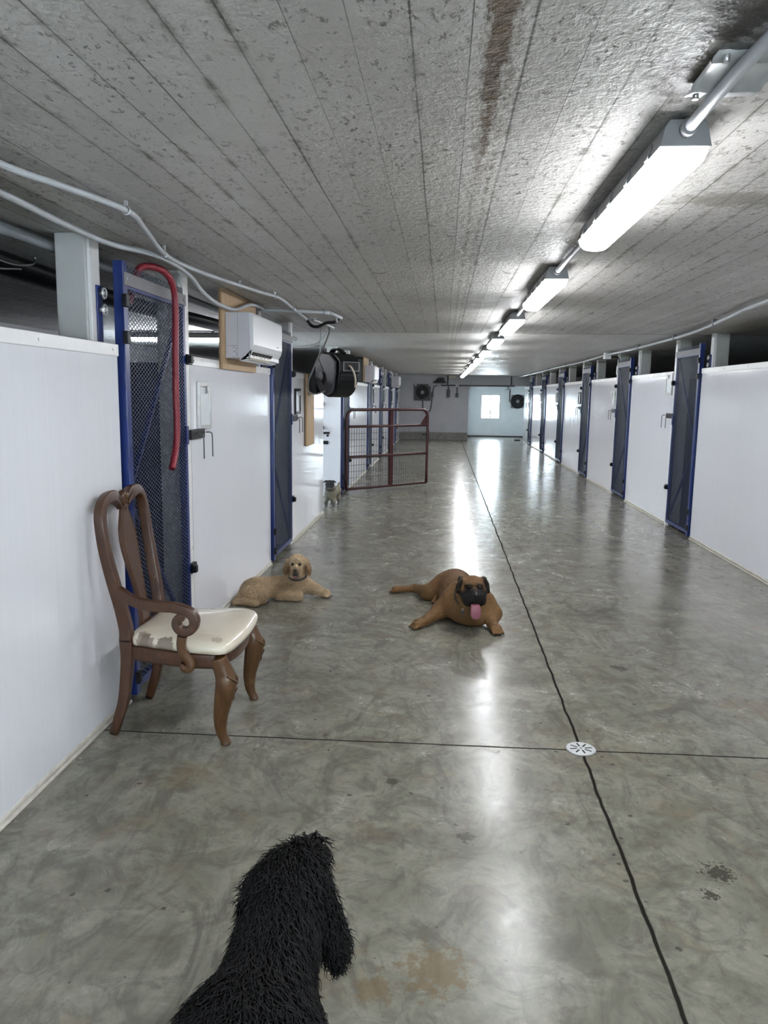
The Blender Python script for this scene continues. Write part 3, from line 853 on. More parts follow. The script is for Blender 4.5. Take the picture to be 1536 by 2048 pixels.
f = MB().cyl((-1.02, 6.56, 2.222), (-.97, 6.58, 2.222), .019, 12).cyl((-.97, 6.58, 2.222), (-.90, 6.80, 2.20), .016, 12).cyl((-.935, 6.72, 2.21), (-.93, 6.74, 2.16), .010, 10)
obj('elbow_fitting', f, M_PVC, t)
fl = smooth_path([(-1.27, 7.20, 2.222), (-1.23, 7.22, 2.17), (-1.16, 7.15, 2.155), (-1.06, 7.00, 2.175), (-.97, 6.88, 2.172), (-.92, 6.80, 2.195)], 6)
single('flexible_hose', MB().tube(fl, .014, 10), M_BLACK, 'short black flexible hose linking two ceiling pipes', 'hose')
single('kennel_pipe', MB().tube([(-1.80, -1, 2.195), (-1.80, 4.5, 2.195), (-1.80, 9.4, 2.195)], .024, 12), M_PVCD, 'thick dull grey pipe under the ceiling above the left kennels', 'pipe')
dk = smooth_path([(-2.1, -.5, 2.17), (-2.15, 2, 2.18), (-2.2, 4.0, 2.165), (-2.28, 5.4, 2.17), (-2.1, 7.2, 2.16), (-2.2, 9, 2.17)], 8)
single('ceiling_shade_strip', MB().sweep(dk, .10, .05, ref=(1, 0, 0), e=2.2), M_BLACK, 'black strip standing in for ceiling shade above the left kennels beside the dull grey pipe', 'shade strip')  # black solid stands in for a band of shade on the ceiling
w1 = smooth_path([(-1.95, 2.2, 2.15), (-1.92, 3.0, 2.12), (-1.93, 3.40, 2.10), (-1.90, 3.55, 2.12), (-1.86, 3.50, 2.14)], 8)
single('loose_wire', MB().tube(w1, .004, 6), M_GREYHOSE, 'loose thin grey wire hanging left of the nearest post', 'wire')
w2 = smooth_path([(-1.98, 2.0, 2.13), (-1.97, 2.9, 2.085), (-1.96, 3.30, 2.07), (-1.93, 3.5, 2.09)], 8)
single('loose_wire', MB().tube(w2, .004, 6), M_GREYHOSE, 'lower loose wire under the black strip at the left edge', 'wire')
single('white_cable', MB().tube(smooth_path([(-1.90, 7.95, 2.06), (-1.62, 8.15, 2.03), (-1.42, 8.3, 2.055), (-1.31, 8.3, 2.11), (-1.24, 8.3, 2.2), (-1.23, 8.3, 2.246)], 8), .009, 8), M_CABLE, 'white cable drooping behind the hose reel hook', 'cable')
rc = [(2.04, -3.1, 2.215), (2.06, 0.0, 2.21), (2.10, 3.0, 2.215), (2.15, 5.5, 2.21), (2.30, 6.7, 2.212), (2.46, 8.0, 2.21), (2.54, 9.3, 2.215), (2.53, 11.0, 2.205), (2.52, 12.5, 2.215), (2.55, 15.0, 2.205), (2.54, 18.0, 2.215), (2.55, 22.0, 2.21), (2.56, 27.4, 2.22)]
t = thing('ceiling_conduit', (2.5, 12, HCEIL), 'long grey conduit along the ceiling above the right row of gates', 'conduit')
obj('tube', MB().tube(smooth_path(rc, 8), .016, 10), M_PVC, t)
SA = smooth_path(rc, 8)
for y in (7.2, 8.9, 10.5, 14.2, 16.6, 19.6, 23.2):
    i = np.argmin(np.abs(SA[:, 1]-y)); x, y, z = SA[i]
    obj('clamp', MB().box(x-.020, x+.020, y-.012, y+.012, z-.019, 2.2495), M_PVCD, t)
obj('junction_box', MB().box(2.48, 2.58, 12.45, 12.57, 2.15, 2.249), M_WHITE, t, bevel=.006)
obj('drop_cable', MB().tube(smooth_path([(2.58, 12.52, 2.18), (2.68, 12.6, 2.19), (2.76, 12.75, 2.17), (2.79, 12.86, 2.09), (2.79, 12.9, 1.95)], 6), .010, 8), M_BLACK, t)
for y, lab in ((12.97, 'small black switch box with a lit white face above the second right gate'), (22.66, 'small black switch box above the fifth right gate')):
    t = thing('switch_box', (2.84, y, 1.93), lab, 'switch', 'black switch boxes over the right row')
    obj('housing', MB().box(2.80, 2.88, y, y+.07, 1.90, 2.10), M_BLACK, t, bevel=.006)
    obj('face', MB().box(2.792, 2.7995, y+.012, y+.058, 1.93, 2.07), M_WHITE, t)

# ------------------------------------------------------------------ plywood boards, wall air conditioners
def mounting_board(y0, y1, z0, z1, label, d=.022):
    t = thing('plywood_board', (XL, (y0+y1)/2, z0), label, 'board')
    obj('face', MB().box(XL+.008+d*.5, XL+.008+d, y0, y1, z0, z1), M_PLY, t)
    obj('edge', MB().box(XL+.008, XL+.008+d*.5, y0, y1, z0, z1), M_PLYEDGE, t)
    return t
def air_con(y0, label, mark=False, length=.95):
    x0 = XL+.031; t = thing('air_conditioner', (x0, y0+length/2, 1.77), label, 'air conditioner', 'white wall air conditioners')
    y1 = y0+length; X = -1.31
    body = [(x0, 1.785), (x0, 2.095), (X-.03, 2.095), (X-.03, 1.79)]
    obj('body', MB().prism(body, 'y', y0, y1), M_ACS, t, bevel=.004)
    front = [(X-.0295, 2.095), (X-.004, 2.088), (X, 2.07), (X, 1.88), (X-.010, 1.845), (X-.058, 1.775), (X-.10, 1.765), (X-.10, 1.7895), (X-.0295, 1.7895)]
    obj('front_cover', MB().prism(front, 'y', y0, y1), M_ACW, t, bevel=.003)
    dx, dz = -.048, -.070; L = math.hypot(dx, dz); nx, nz = -dz/L, dx/L
    c = (X-.034, 1.810)
    q = MB().bar((c[0]+nx*.003, y0+.06, c[1]+nz*.003), (c[0]+nx*.003, y1-.28, c[1]+nz*.003), .052, .004, (nx, 0, nz))
    v = obj('air_outlet', q, M_BLACK, t)
    q = MB().bar((c[0]-.010+nx*.010, y0+.052, c[1]-.015+nz*.010), (c[0]-.010+nx*.010, y1-.30, c[1]-.015+nz*.010), .026, .004, (nx+.4, 0, nz))
    obj('louvre', q, M_CREAMP, v)
    for k in range(5):
        yy = y0+.12+k*.11
        obj('vane', MB().cbox((c[0]+nx*.006, yy, c[1]+nz*.006), (.010, .003, .018)), M_CREAMP, v)
    obj('seam_line', MB().box(x0+.085, x0+.0865, y0-.0008, y0+.001, 1.79, 2.094), M_INK, t)
    obj('side_latch', MB().box(X-.036, X-.024, y0-.002, y0+.004, 1.90, 1.93), M_ACS, t, bevel=.002)
    obj('indicator', MB().box(X-.001, X+.0012, y1-.20, y1-.14, 1.90, 1.905), M_DKGREY, t)
    if mark:       # the handwritten 3 on its side
        mk = MB().tube([(-1.500, y0-.001, 1.868), (-1.430, y0-.001, 1.870)], .0011, 5)
        th = [(-1.492, 1.852), (-1.478, 1.858), (-1.466, 1.850), (-1.470, 1.836), (-1.486, 1.829), (-1.470, 1.824), (-1.462, 1.810), (-1.470, 1.797), (-1.492, 1.797)]
        mk.tube(smooth_path([(x+.035, y0-.001, z) for x, z in th], 5), .0011, 5)
        obj('pencilled_number', mk, M_INK, t)
    return t
mounting_board(5.255, 6.215, 1.71, 2.245, 'plywood board behind the nearest wall air conditioner')
air_con(5.33, 'nearest white wall air conditioner, with a pencilled number on its side', True)
mounting_board(14.70, 15.62, 1.79, 2.245, 'plywood board behind the middle wall air conditioner, past the hose reel')
air_con(14.78, 'middle white wall air conditioner, right of the black hose reel')
air_con(22.9, 'farthest white wall air conditioner, near the end wall')
mounting_board(8.54, 8.98, .97, 1.762, 'plywood strip hanging on the shiny panel behind the hose reel', .03)

# ------------------------------------------------------------------ black hose reel
cr, sr_ = .52, -.854
def reel_xf(p):      # local u forward, v to its right, z up
    u, v, z = p
    return (-1.325+(u*.63+v*.777)*1.06, 8.70+(u*(-.777)+v*.63)*1.06, 1.515+z*1.06)
t = thing('hose_reel', (-1.325, 8.70, 1.515), 'black hose reel hanging from a bracket on the plywood strip', 'hose reel')
def rprism(poly, v0, v1):
    V = [reel_xf((u, v, z)) for v in (v0, v1) for u, z in poly]; n = len(poly)
    F = [tuple(range(n-1, -1, -1)), tuple(range(n, 2*n))]+[(i, (i+1) % n, n+(i+1) % n, n+i) for i in range(n)]
    return MB().add(V, F)
arc = lambda c, r, a0, a1, n: [(c[0]+r*math.cos(a), c[1]+r*math.sin(a)) for a in np.linspace(a0, a1, n)]
shell = [(0.0, .20), (0.0, .33), (.05, .43), (.12, .46), (.36, .435), (.45, .39), (.475, .35), (.475, .255), (.455, .235)]+arc((.235, .225), .225, -.05, -PI+.25, 16)
obj('drum_shell', rprism(shell, -.10, .12), M_BLACK, t, bevel=.012)
side = [(.01, .20), (.01, .33), (.06, .42), (.13, .448), (.30, .43), (.40, .36), (.40, .26), (.37, .12)]+arc((.225, .225), .205, -.9, -PI+.25, 12)
for v0, v1 in ((-.128, -.1005), (.1205, .148)):
    obj('side_plate', rprism(side, v0, v1), M_DKGREY, t, bevel=.008)
tri = [(.02, .24), (.075, .40), (.24, .185), (.19, .125)]
tr = obj('side_recess', rprism(tri, -.1325, -.1285), M_BLACK, t)
hb = MB(); a = np.array(reel_xf((.155, -.150, .215))); b = np.array(reel_xf((.155, -.1285, .215))); hb.cyl(a, b, .048, 24)
obj('hub', hb, M_DKGREY, t)
obj('outlet_frame', rprism([(.476, .258), (.476, .356), (.490, .356), (.490, .258)], -.085, .112), M_HOUSE, t, bevel=.003)
obj('outlet_slot', rprism([(.4905, .270), (.4905, .346), (.493, .346), (.493, .270)], -.068, .096), M_BLACK, t)
hp = smooth_path([reel_xf(p) for p in ((.46, -.02, .31), (.50, -.02, .312), (.525, -.005, .29), (.535, .02, .235), (.525, .04, .17), (.515, .045, .10))], 6)
obj('hose_end', MB().tube(hp, .011, 10), M_TANHOSE, t)
hd = smooth_path([reel_xf(p) for p in ((.11, .01, .455), (.16, .01, .485), (.27, .01, .480), (.345, .01, .440))], 6)
obj('carry_handle', MB().sweep(hd, .035, .012, ref=(.777, .63, 0)), M_BLACK, t)
br = MB()
br.box(-1.494, -1.42, 8.66, 8.86, 1.55, 1.80)
br.bar((-1.43, 8.74, 1.72), reel_xf((.02, .01, .26)), .09, .10, (0, 0, 1))
br.bar((-1.43, 8.74, 1.60), reel_xf((.05, .01, .12)), .07, .10, (0, 0, 1))
obj('wall_bracket', br, M_BLACK, t, bevel=.006)
gl = smooth_path([(-1.14, 7.65, 2.21), (-1.125, 7.62, 2.15), (-1.20, 7.8, 2.03), (-1.30, 8.0, 1.90), (-1.385, 8.15, 1.77), (-1.44, 8.22, 1.66), (-1.44, 8.26, 1.58), (-1.385, 8.30, 1.545), (-1.31, 8.36, 1.565), (-1.26, 8.46, 1.60)], 8)
obj('supply_hose', MB().tube(gl, .0080, 10), M_GREYHOSE, t)['label'] = 'thin grey hose looping down from the ceiling hook'
t = thing('ceiling_hook', (-1.16, 7.55, HCEIL), 'metal hook and fitting on the ceiling that holds the grey hose', 'hook')
obj('fitting', MB().cyl((-1.24, 7.35, 2.235), (-1.14, 7.60, 2.21), .011, 10).cyl((-1.15, 7.57, 2.215), (-1.09, 7.66, 2.185), .014, 10), M_GALV, t)
obj('plate', MB().box(-1.27, -1.21, 7.30, 7.40, 2.243, 2.2495), M_GALV, t)
t = thing('hanging_strap', (-1.30, 8.12, 2.0), 'short thin strap hanging between the ceiling and the grey hose', 'strap')
obj('band', MB().tube([(-1.255, 8.0, 2.246), (-1.275, 8.03, 2.10), (-1.285, 8.04, 1.94)], .007, 8), M_PVC, t)
obj('nail', MB().ball((-1.255, 8.0, 2.24), .013, 8, 6), M_BLACK, t)

# ------------------------------------------------------------------ red hose over the first gate
hs = smooth_path([(-1.60, 3.90, 1.98), (-1.585, 3.93, 2.06), (-1.565, 3.955, 2.155), (-1.53, 3.99, 2.182), (-1.490, 4.06, 2.180), (-1.468, 4.12, 2.155), (-1.462, 4.17, 2.115), (-1.462, 4.205, 2.04), (-1.462, 4.20, 1.90), (-1.462, 4.185, 1.70), (-1.462, 4.18, 1.50), (-1.462, 4.182, 1.35), (-1.462, 4.16, 1.25), (-1.462, 4.11, 1.165), (-1.462, 4.085, 1.135)], 14)
rr = .0178+.0012*np.sin(np.arange(len(hs))*2.2)
single('rubber_hose', MB().tube(hs, rr, 14), M_RED, 'red ribbed hose hooked over the top of the nearest blue gate', 'hose')

# ------------------------------------------------------------------ maroon wire gate
t = thing('wire_gate', (-1.47, 11.83, 0), 'maroon tube gate with wire mesh standing open across the left of the corridor', 'gate')
g0 = np.array((-1.475, 11.86, 0)); gd = np.array((1.215, 1.25, 0)); GLn = np.linalg.norm(gd); gd = gd/GLn
def gp_(u, z): return g0+gd*u+np.array((0, 0, z))
zb, zt, rc_ = .085, 1.315, .13
lo = [gp_(0, zb), gp_(0, zt-rc_)]+[gp_(rc_-rc_*math.cos(a), zt-rc_+rc_*math.sin(a)) for a in np.linspace(.25, PI/2, 6)]
lo += [gp_(GLn-rc_+rc_*math.sin(a), zt-rc_+rc_*math.cos(a)) for a in np.linspace(0, PI/2, 7)]+[gp_(GLn, zb+.0)]
pts = []
for a, b in zip(lo[:-1], lo[1:]):
    m_ = 6 if np.linalg.norm(b-a) > .3 else 2
    pts += [a+(b-a)*i/m_ for i in range(m_)]
pts.append(lo[-1])
obj('tube_frame', MB().tube(pts, .024, 12), M_MAROON, t)
for z in (zb, .585, 1.055):
    obj('rail', MB().tube([gp_(0, z), gp_(GLn*.5, z), gp_(GLn, z)], .021, 12), M_MAROON, t)
obj('centre_post', MB().bar(gp_(GLn*.53, zb), gp_(GLn*.53, zt-.0), .075, .030, (gd[1], -gd[0], 0)), M_MAROON, t)
gs = [gp_(GLn-.015, 1.07), gp_(GLn-.17, 1.07), gp_(GLn-.015, 1.25)]
off = np.array((gd[1], -gd[0], 0))*.004
obj('gusset', MB().add([p-off for p in gs]+[p+off for p in gs], [(2, 1, 0), (3, 4, 5), (0, 1, 4, 3), (1, 2, 5, 4), (2, 0, 3, 5)]), M_MAROON, t)
wm = MB()
u = .05
while u < GLn-.02:
    wm.tube([gp_(u, zb), gp_(u, 1.055)], .0030, 5, caps=False); u += .0505
for z in np.arange(.16, 1.05, .0985):
    wm.tube([gp_(0, z), gp_(GLn, z)], .0030, 5, caps=False)
obj('wire_mesh', wm, M_WIRE, t)
for z in (.22, 1.10):
    h = MB().cyl(gp_(-.03, z-.06), gp_(-.03, z+.06), .014, 10); h.bar(gp_(-.04, z), gp_(.01, z), .03, .03)
    obj('hinge', h, M_BLACK, t)
lt = MB().bar(gp_(GLn+.026, .74), gp_(GLn+.026, .98), .014, .02, (gd[0], gd[1], 0)); lt.bar(gp_(GLn-.10, .90), gp_(GLn+.03, .90), .03, .02)
obj('latch', lt, M_BLACK, t)
hj = MB()
for z in (.22, 1.10): hj.box(-1.553, -1.505, 11.80, 11.86, z-.09, z+.09)
t2 = thing('hinge_bracket', (-1.53, 11.83, .1), 'black hinge plates that carry the maroon gate beside the pug', 'bracket')
for z in (.22, 1.10):
    obj('plate', MB().box(-1.5095, -1.500, 11.745, 11.80, z-.09, z+.09), M_BLACK, t2)

# ------------------------------------------------------------------ floor drain
t = thing('floor_drain', (.65, 3.303, 0), 'round steel floor drain cover with radiating slots, where the two floor cuts cross', 'drain')
obj('cover', MB().tube([(.65, 3.303, .0005), (.65, 3.303, .004), (.65, 3.303, .0065)], [.066, .066, .062], 40), M_PLATE, t)
for k in range(8):
    a = k*PI/4+.2; c, s = math.cos(a), math.sin(a)
    obj('slot', MB().bar((.65+.018*c, 3.303+.018*s, .0066), (.65+.050*c, 3.303+.050*s, .0066), .0075, .0008), M_BLACK, t)
obj('screw', MB().cyl((.65, 3.303, .0066), (.65, 3.303, .0075), .004, 10), M_BLACK, t)

# ------------------------------------------------------------------ far end fittings
def wall_fan(c, w, label, round_only=False):
    x, y, z = c; t = thing('wall_fan', (x, y, z-w/2), label, 'fan')
    if not round_only:
        f = MB()
        n = 24; R = w*.43; V = []; sq = []
        for k in range(n):
            a = 2*PI*k/n; m_ = max(abs(math.cos(a)), abs(math.sin(a)))
            sq.append((w/2*math.cos(a)/m_, w/2*math.sin(a)/m_))
        for d in (0, -.03):
            V += [(x+p, y+d, z+q) for p, q in sq]+[(x+R*math.cos(2*PI*k/n), y+d, z+R*math.sin(2*PI*k/n)) for k in range(n)]
        F = []
        for k in range(n):
            j = (k+1) % n
            F += [(k, j, n+j, n+k), (2*n+k, 3*n+k, 3*n+j, 2*n+j), (k, 2*n+k, 2*n+j, j), (n+k, n+j, 3*n+j, 3*n+k)]
        obj('square_plate', MB().add(V, F), M_DKGREY, t)
        for a, b in ((-1, 1), (1, 1)):
            obj('corner_screw', MB().cyl((x+a*w*.42, y-.031, z+b*w*.44), (x+a*w*.42, y-.045, z+b*w*.44), .035, 12), M_PVC, t)
    else:
        R = w*.47
        obj('backing_plate', MB().box(x-w*.5, x+w*.5, y-.012, y, z-w*.5, z+w*.5), M_PVCD, t)
        a = np.linspace(0, 2*PI, 33)[:-1]
        obj('ring', MB().tube([(x+R*math.cos(q), y-.05, z+R*math.sin(q)) for q in a], .035, 8, closed=True), M_BLACK, t)
    obj('housing', MB().cyl((x, y-.014, z), (x, y-.002, z), R*.98, 32), M_BLACK, t)
    for k in range(5):
        a = 2*PI*k/5+.3; b = a+.75
        V = [(x+.05*math.cos(a), y-.022, z+.05*math.sin(a)), (x+R*.93*math.cos(a), y-.020, z+R*.93*math.sin(a)), (x+R*.93*math.cos(b), y-.040, z+R*.93*math.sin(b)), (x+.05*math.cos(b), y-.036, z+.05*math.sin(b))]
        V += [(p[0], p[1]+.004, p[2]) for p in V]
        obj('blade', MB().add(V, [(0, 1, 2, 3), (7, 6, 5, 4), (0, 4, 5, 1), (1, 5, 6, 2), (2, 6, 7, 3), (3, 7, 4, 0)]), M_BLACK, t)
    g = MB(); a = np.linspace(0, 2*PI, 29)[:-1]
    for r in (.35, .6, .85): g.tube([(x+R*r*math.cos(q), y-.055, z+R*r*math.sin(q)) for q in a], .004, 5, closed=True)
    for q in np.linspace(0, 2*PI, 9)[:-1]: g.tube([(x+.04*math.cos(q), y-.055, z+.04*math.sin(q)), (x+R*math.cos(q), y-.050, z+R*math.sin(q))], .004, 5)
    obj('guard', g, M_DKGREY, t)
    obj('motor_hub', MB().cyl((x, y-.085, z), (x, y-.057, z), R*.26, 20), M_PVCD, t)
    return t
wall_fan((-.745, 27.458, 1.655), .57, 'square black exhaust fan on the grey end wall')
wall_fan((2.84, 30.298, 1.37), .50, 'round dark exhaust fan right of the bright window', True)
yw = 27.44
def pth(name, P, r, label, cat, mat=M_DKGREY):
    return single(name, MB().tube(smooth_path(P, 6), r, 8), mat, label, cat)
pth('wall_conduit', [(-.10, yw, 1.905), (.4, yw, 1.908), (1.2, yw, 1.905), (2.45, yw, 1.912)], .022, 'dark conduit running level across the end wall to the recess', 'conduit')
pth('wall_conduit', [(2.33, 27.44, 2.24), (2.33, 27.44, 2.1), (2.33, 27.44, 1.94)], .022, 'short dark upright conduit above the far recess', 'conduit')
pth('fan_cable', [(-.22, yw, 1.905), (-.31, yw, 1.88), (-.36, yw, 1.80), (-.375, yw, 1.65), (-.40, yw, 1.45), (-.43, yw, 1.15), (-.46, yw, 1.03), (-.56, yw, .975), (-.68, yw, 1.0), (-.715, yw, 1.12), (-.72, yw, 1.36)], .015, 'dark cable looping down from the conduit to the square fan', 'cable')
single('cable_switch', MB().box(-.42, -.355, 27.40, 27.428, 1.50, 1.68), M_DKGREY, 'small dark box in the cable beside the square fan', 'switch', bevel=.008)
t = thing('switch_box', (.165, 27.45, 1.50), 'dark upright switch box on the end wall, left one under the conduit', 'switch')
obj('housing', MB().box(.11, .22, 27.40, 27.455, 1.50, 1.76), M_DKGREY, t, bevel=.008)
obj('riser', MB().box(.145, .185, 27.425, 27.46, 1.76, 1.88), M_DKGREY, t)
t = thing('switch_box', (.46, 27.45, 1.50), 'smaller dark switch box hanging under a round junction on the end wall', 'switch')
obj('housing', MB().box(.41, .51, 27.40, 27.455, 1.51, 1.64), M_DKGREY, t, bevel=.008)
obj('riser', MB().cyl((.46, 27.44, 1.64), (.46, 27.44, 1.86), .016, 8), M_DKGREY, t)
obj('round_junction', MB().cyl((.46, 27.40, 1.915), (.46, 27.418, 1.915), .06, 16), M_PVC, t)
single('junction_box', MB().box(.16, .42, 27.30, 27.45, 2.15, 2.245), M_CREAMP, 'cream junction box at the top of the end wall', 'box', bevel=.01)
pth('wall_conduit', [(.13, yw, 2.24), (.13, yw, 2.1), (.13, yw, 1.935)], .022, 'short dark upright conduit left of the cream junction box', 'conduit')
t = thing('wall_unit', (-.10, 27.45, 1.98), 'dark boxy unit mounted high on the end wall', 'motor')  # stack of dark boxes, use not identified
obj('base', MB().box(-.36, .07, 27.33, 27.455, 1.98, 2.04), M_BLACK, t, bevel=.01)
obj('housing', MB().box(-.26, .02, 27.30, 27.455, 2.0405, 2.12), M_BLACK, t, bevel=.02)
obj('cap', MB().box(-.20, .0, 27.32, 27.455, 2.1205, 2.17), M_DKGREY, t, bevel=.015)
t = thing('recess_lamp', (2.45, 30.2, 1.78), 'small pale lamp with a dark drop rod left of the round fan', 'lamp')
obj('shade', MB().tube([(2.45, 30.2, 1.82), (2.45, 30.2, 1.79)], [.06, .14], 16), M_WHITE, t)
obj('rod', MB().cyl((2.45, 30.2, 1.82), (2.45, 30.2, 1.935), .014, 8), M_DKGREY, t)
obj('switch_drop', MB().box(2.515, 2.555, 30.262, 30.2985, 1.34, 1.84), M_DKGREY, t)
single('floor_mat', MB().box(2.56, 2.76, 27.92, 28.06, .0, .035), M_BLACK, 'small black mat lying on the floor at the far recess', 'mat', bevel=.008)

# ------------------------------------------------------------------ wooden armchair
def make_seat_mat():
    m = NT('stained_cream_seat_cover')
    x, y, z = m.xyz()
    c = m.mix(m.noise(9, 4), (.60, .54, .42), (.70, .64, .52))
    def blotch(px, py, r, lo, c, col, amt=.7):
        a = m.math('SUBTRACT', x, px); b = m.math('SUBTRACT', y, py)
        d = m.math('SQRT', m.math('ADD', m.math('MULTIPLY', a, a), m.math('MULTIPLY', b, b)))
        e = m.math('SUBTRACT', 1.0, m.math('DIVIDE', d, r), clamp=True)
        k = m.ramp(m.math('ADD', m.math('MULTIPLY', m.noise(34, 6, .7), .7), m.math('MULTIPLY', e, .5)), [(lo, 0.), (lo+.07, 1.)])
        return m.mix(m.math('MULTIPLY', m.math('MULTIPLY', k, m.math('GREATER_THAN', e, 0.01)), amt), c, col)
    c = blotch(-.115, -.245, .055, .49, c, (.085, .05, .038)); c = blotch(-.02, -.268, .06, .48, c, (.08, .048, .036))
    c = blotch(-.13, -.22, .05, .50, c, (.16, .11, .08)); c = blotch(-.02, .12, .07, .60, c, (.30, .26, .21)); c = blotch(.06, .20, .06, .62, c, (.33, .28, .22))
    c = blotch(.22, -.25, .05, .60, c, (.36, .30, .22))
    m.p(color=c, rough=.42, coat=.85, coatr=.08, spec=.4)
    h = m.noise(7, 3, .5, vec=m.mapping((1, 3, 1), rot=(0, 0, .6)), dist=1.5)
    m.bump(h, .25, .02)
    return m.m
M_SEAT = make_seat_mat()
M_CARVE = simple('dark_carved_wood', (.075, .036, .014), .5, var=.4, scale=60)

ch = thing('wooden_armchair', (-1.18, 3.45, 0), 'worn dark wood armchair with cream plastic-covered seat and one scrolled arm', 'chair')
# rear legs and the looped back frame are one bent piece on each side
def rear_x(z):
    zs = [0, .10, .19, .37, .49, .60, .66, .75, .85, .93, 1.0, 1.06, 1.10]
    xs = [-1.462, -1.430, -1.405, -1.390, -1.392, -1.408, -1.420, -1.438, -1.456, -1.467, -1.475, -1.477, -1.475]
    return float(np.interp(z, zs, xs))
for sgn, y0 in ((-1, 3.250), (1, 3.655)):
    P = smooth_path([(rear_x(z), y0+dy*sgn, z) for z, dy in ((0.002, .012), (.07, .010), (.16, .004), (.27, 0), (.37, 0), (.455, 0))], 5)
    obj('leg', MB().sweep(P, np.linspace(.018, .022, len(P)), np.linspace(.019, .031, len(P)), ref=(0, 1, 0), e=6, n=24), M_WOOD, ch, flat=True)
    pts = [(.44, 0), (.50, .0), (.60, .012), (.72, .028), (.84, .040), (.94, .043), (1.01, .036), (1.055, .010), (1.078, -.035), (1.080, -.085), (1.066, -.125), (1.042, -.158), (1.018, -.175)]
    P = smooth_path([(rear_x(z), y0+dy*sgn, z) for z, dy in pts], 6)
    n = len(P); u = np.linspace(0, 1, n)
    wA = np.interp(u, [0, .3, .6, .8, 1], [.024, .021, .022, .030, .014]); wB = np.interp(u, [0, .25, .6, .8, 1], [.029, .026, .021, .022, .013])
    # broad side lies in the plane of the back
    mb = MB().sweep(P, wB, wA, ref=(1, 0, .25), e=6, n=24)
    o = obj('back_frame', mb, M_WOOD, ch, flat=True)
    # the moulded bead along the front edge
    off = np.array((.018, 0, 0)); B = P[int(n*.12):int(n*.97)]
    obj('bead', MB().tube([p+off+np.array((0, -.010*sgn, 0)) for p in B], .0045, 6), M_WOOD, o)
# crest shell in the middle
cr_ = MB().ball((rear_x(1.06)+.003, 3.4525, 1.058), (.024, .036, .040), 16, 10)
cr_.ball((rear_x(1.02)+.004, 3.4525, 1.018), (.018, .022, .030), 14, 8)
obj('crest', cr_, M_WOOD, ch)
obj('crest_boss', MB().ball((rear_x(1.07)+.024, 3.4525, 1.070), (.008, .015, .016), 12, 8), M_WOODW, ch)
# vase-shaped splat
prof = [(.405, .052), (.45, .047), (.50, .040), (.56, .036), (.62, .038), (.69, .046), (.77, .060), (.84, .069), (.90, .068), (.945, .056), (.98, .036), (1.01, .026), (1.04, .026)]
zz = np.linspace(.405, 1.04, 40); hw = 1.28*np.interp(zz, [p[0] for p in prof], [p[1] for p in prof])
k = np.convolve(np.pad(hw, 2, mode='edge'), np.ones(5)/5, 'valid')
V = []; F = []
for z, w in zip(zz, k):
    x = rear_x(z)+.006
    V += [(x-.008, 3.4525-w, z), (x+.004, 3.4525-w, z), (x+.009, 3.4525-w*.8, z), (x+.009, 3.4525+w*.8, z), (x+.004, 3.4525+w, z), (x-.008, 3.4525+w, z)]
for i in range(len(zz)-1):
    for j in range(6): F.append((i*6+j, i*6+(j+1) % 6, (i+1)*6+(j+1) % 6, (i+1)*6+j))
F += [tuple(range(6)), tuple(range(len(V)-1, len(V)-7, -1))]
sp = obj('splat', MB().add(V, F, False), M_WOOD, ch)
for s in (-1, 1):
    P = [(rear_x(z)+.0155, 3.4525+s*w*.80, z) for z, w in zip(zz[2:-3], k[2:-3])]
    obj('groove', MB().tube(P, .0022, 5), M_CARVE, sp)
# seat rails
def rail(P, h, th, name='seat_rail'):
    return obj(name, MB().sweep(smooth_path(P, 5), th, h, ref=(0, 0, 1), e=6) if False else MB().sweep(smooth_path(P, 5), h, th, ref=(0, 0, 1), e=6), M_WOOD, ch)
rail([(-1.375, 3.245, .388), (-1.20, 3.205, .386), (-1.06, 3.178, .386), (-.962, 3.178, .386)], .033, .013)
rail([(-1.375, 3.660, .388), (-1.20, 3.70, .386), (-1.06, 3.722, .386), (-.962, 3.722, .386)], .033, .013)
rail([(-.955, 3.205, .386), (-.925, 3.33, .384), (-.918, 3.45, .382), (-.925, 3.57, .384), (-.955, 3.695, .386)], .033, .013)
rail([(-1.39, 3.27, .40), (-1.39, 3.45, .40), (-1.39, 3.635, .40)], .030, .012)
# cushion
out = [(-1.372, 3.262), (-1.30, 3.225), (-1.15, 3.185), (-1.02, 3.160), (-.94, 3.158), (-.905, 3.20), (-.888, 3.32), (-.882, 3.45), (-.888, 3.58), (-.905, 3.70), (-.94, 3.742), (-1.02, 3.740), (-1.15, 3.715), (-1.30, 3.675), (-1.372, 3.638), (-1.378, 3.45)]
O = smooth_path([(x, y, 0) for x, y in out], 5, closed=True); c0 = np.array((-1.13, 3.45, 0)); n = len(O)
V = []; F = []
lay = [(.970, .420), (1.0, .424), (1.012, .440), (1.0, .456), (.965, .468), (.88, .478), (.72, .488), (.5, .495), (.25, .498)]
for s, z in lay:
    for p in O:
        q = c0+(p-c0)*s
        back = np.clip((-1.25-q[0])/.13, 0, 1)
        V.append((q[0], q[1], z+.010*back*(z > .45)-.012*max(0, (q[0]+1.0)/.12)*(z > .45)*.6))
for i in range(len(lay)-1):
    for j in range(n): F.append((i*n+j, i*n+(j+1) % n, (i+1)*n+(j+1) % n, (i+1)*n+j))
V.append((c0[0], c0[1], .499)); L = len(V)-1; b = (len(lay)-1)*n
F += [(b+j, b+(j+1) % n, L) for j in range(n)]; F.append(tuple(range(n-1, -1, -1)))
obj('seat_cushion', MB().add(V, F, True), M_SEAT, ch)
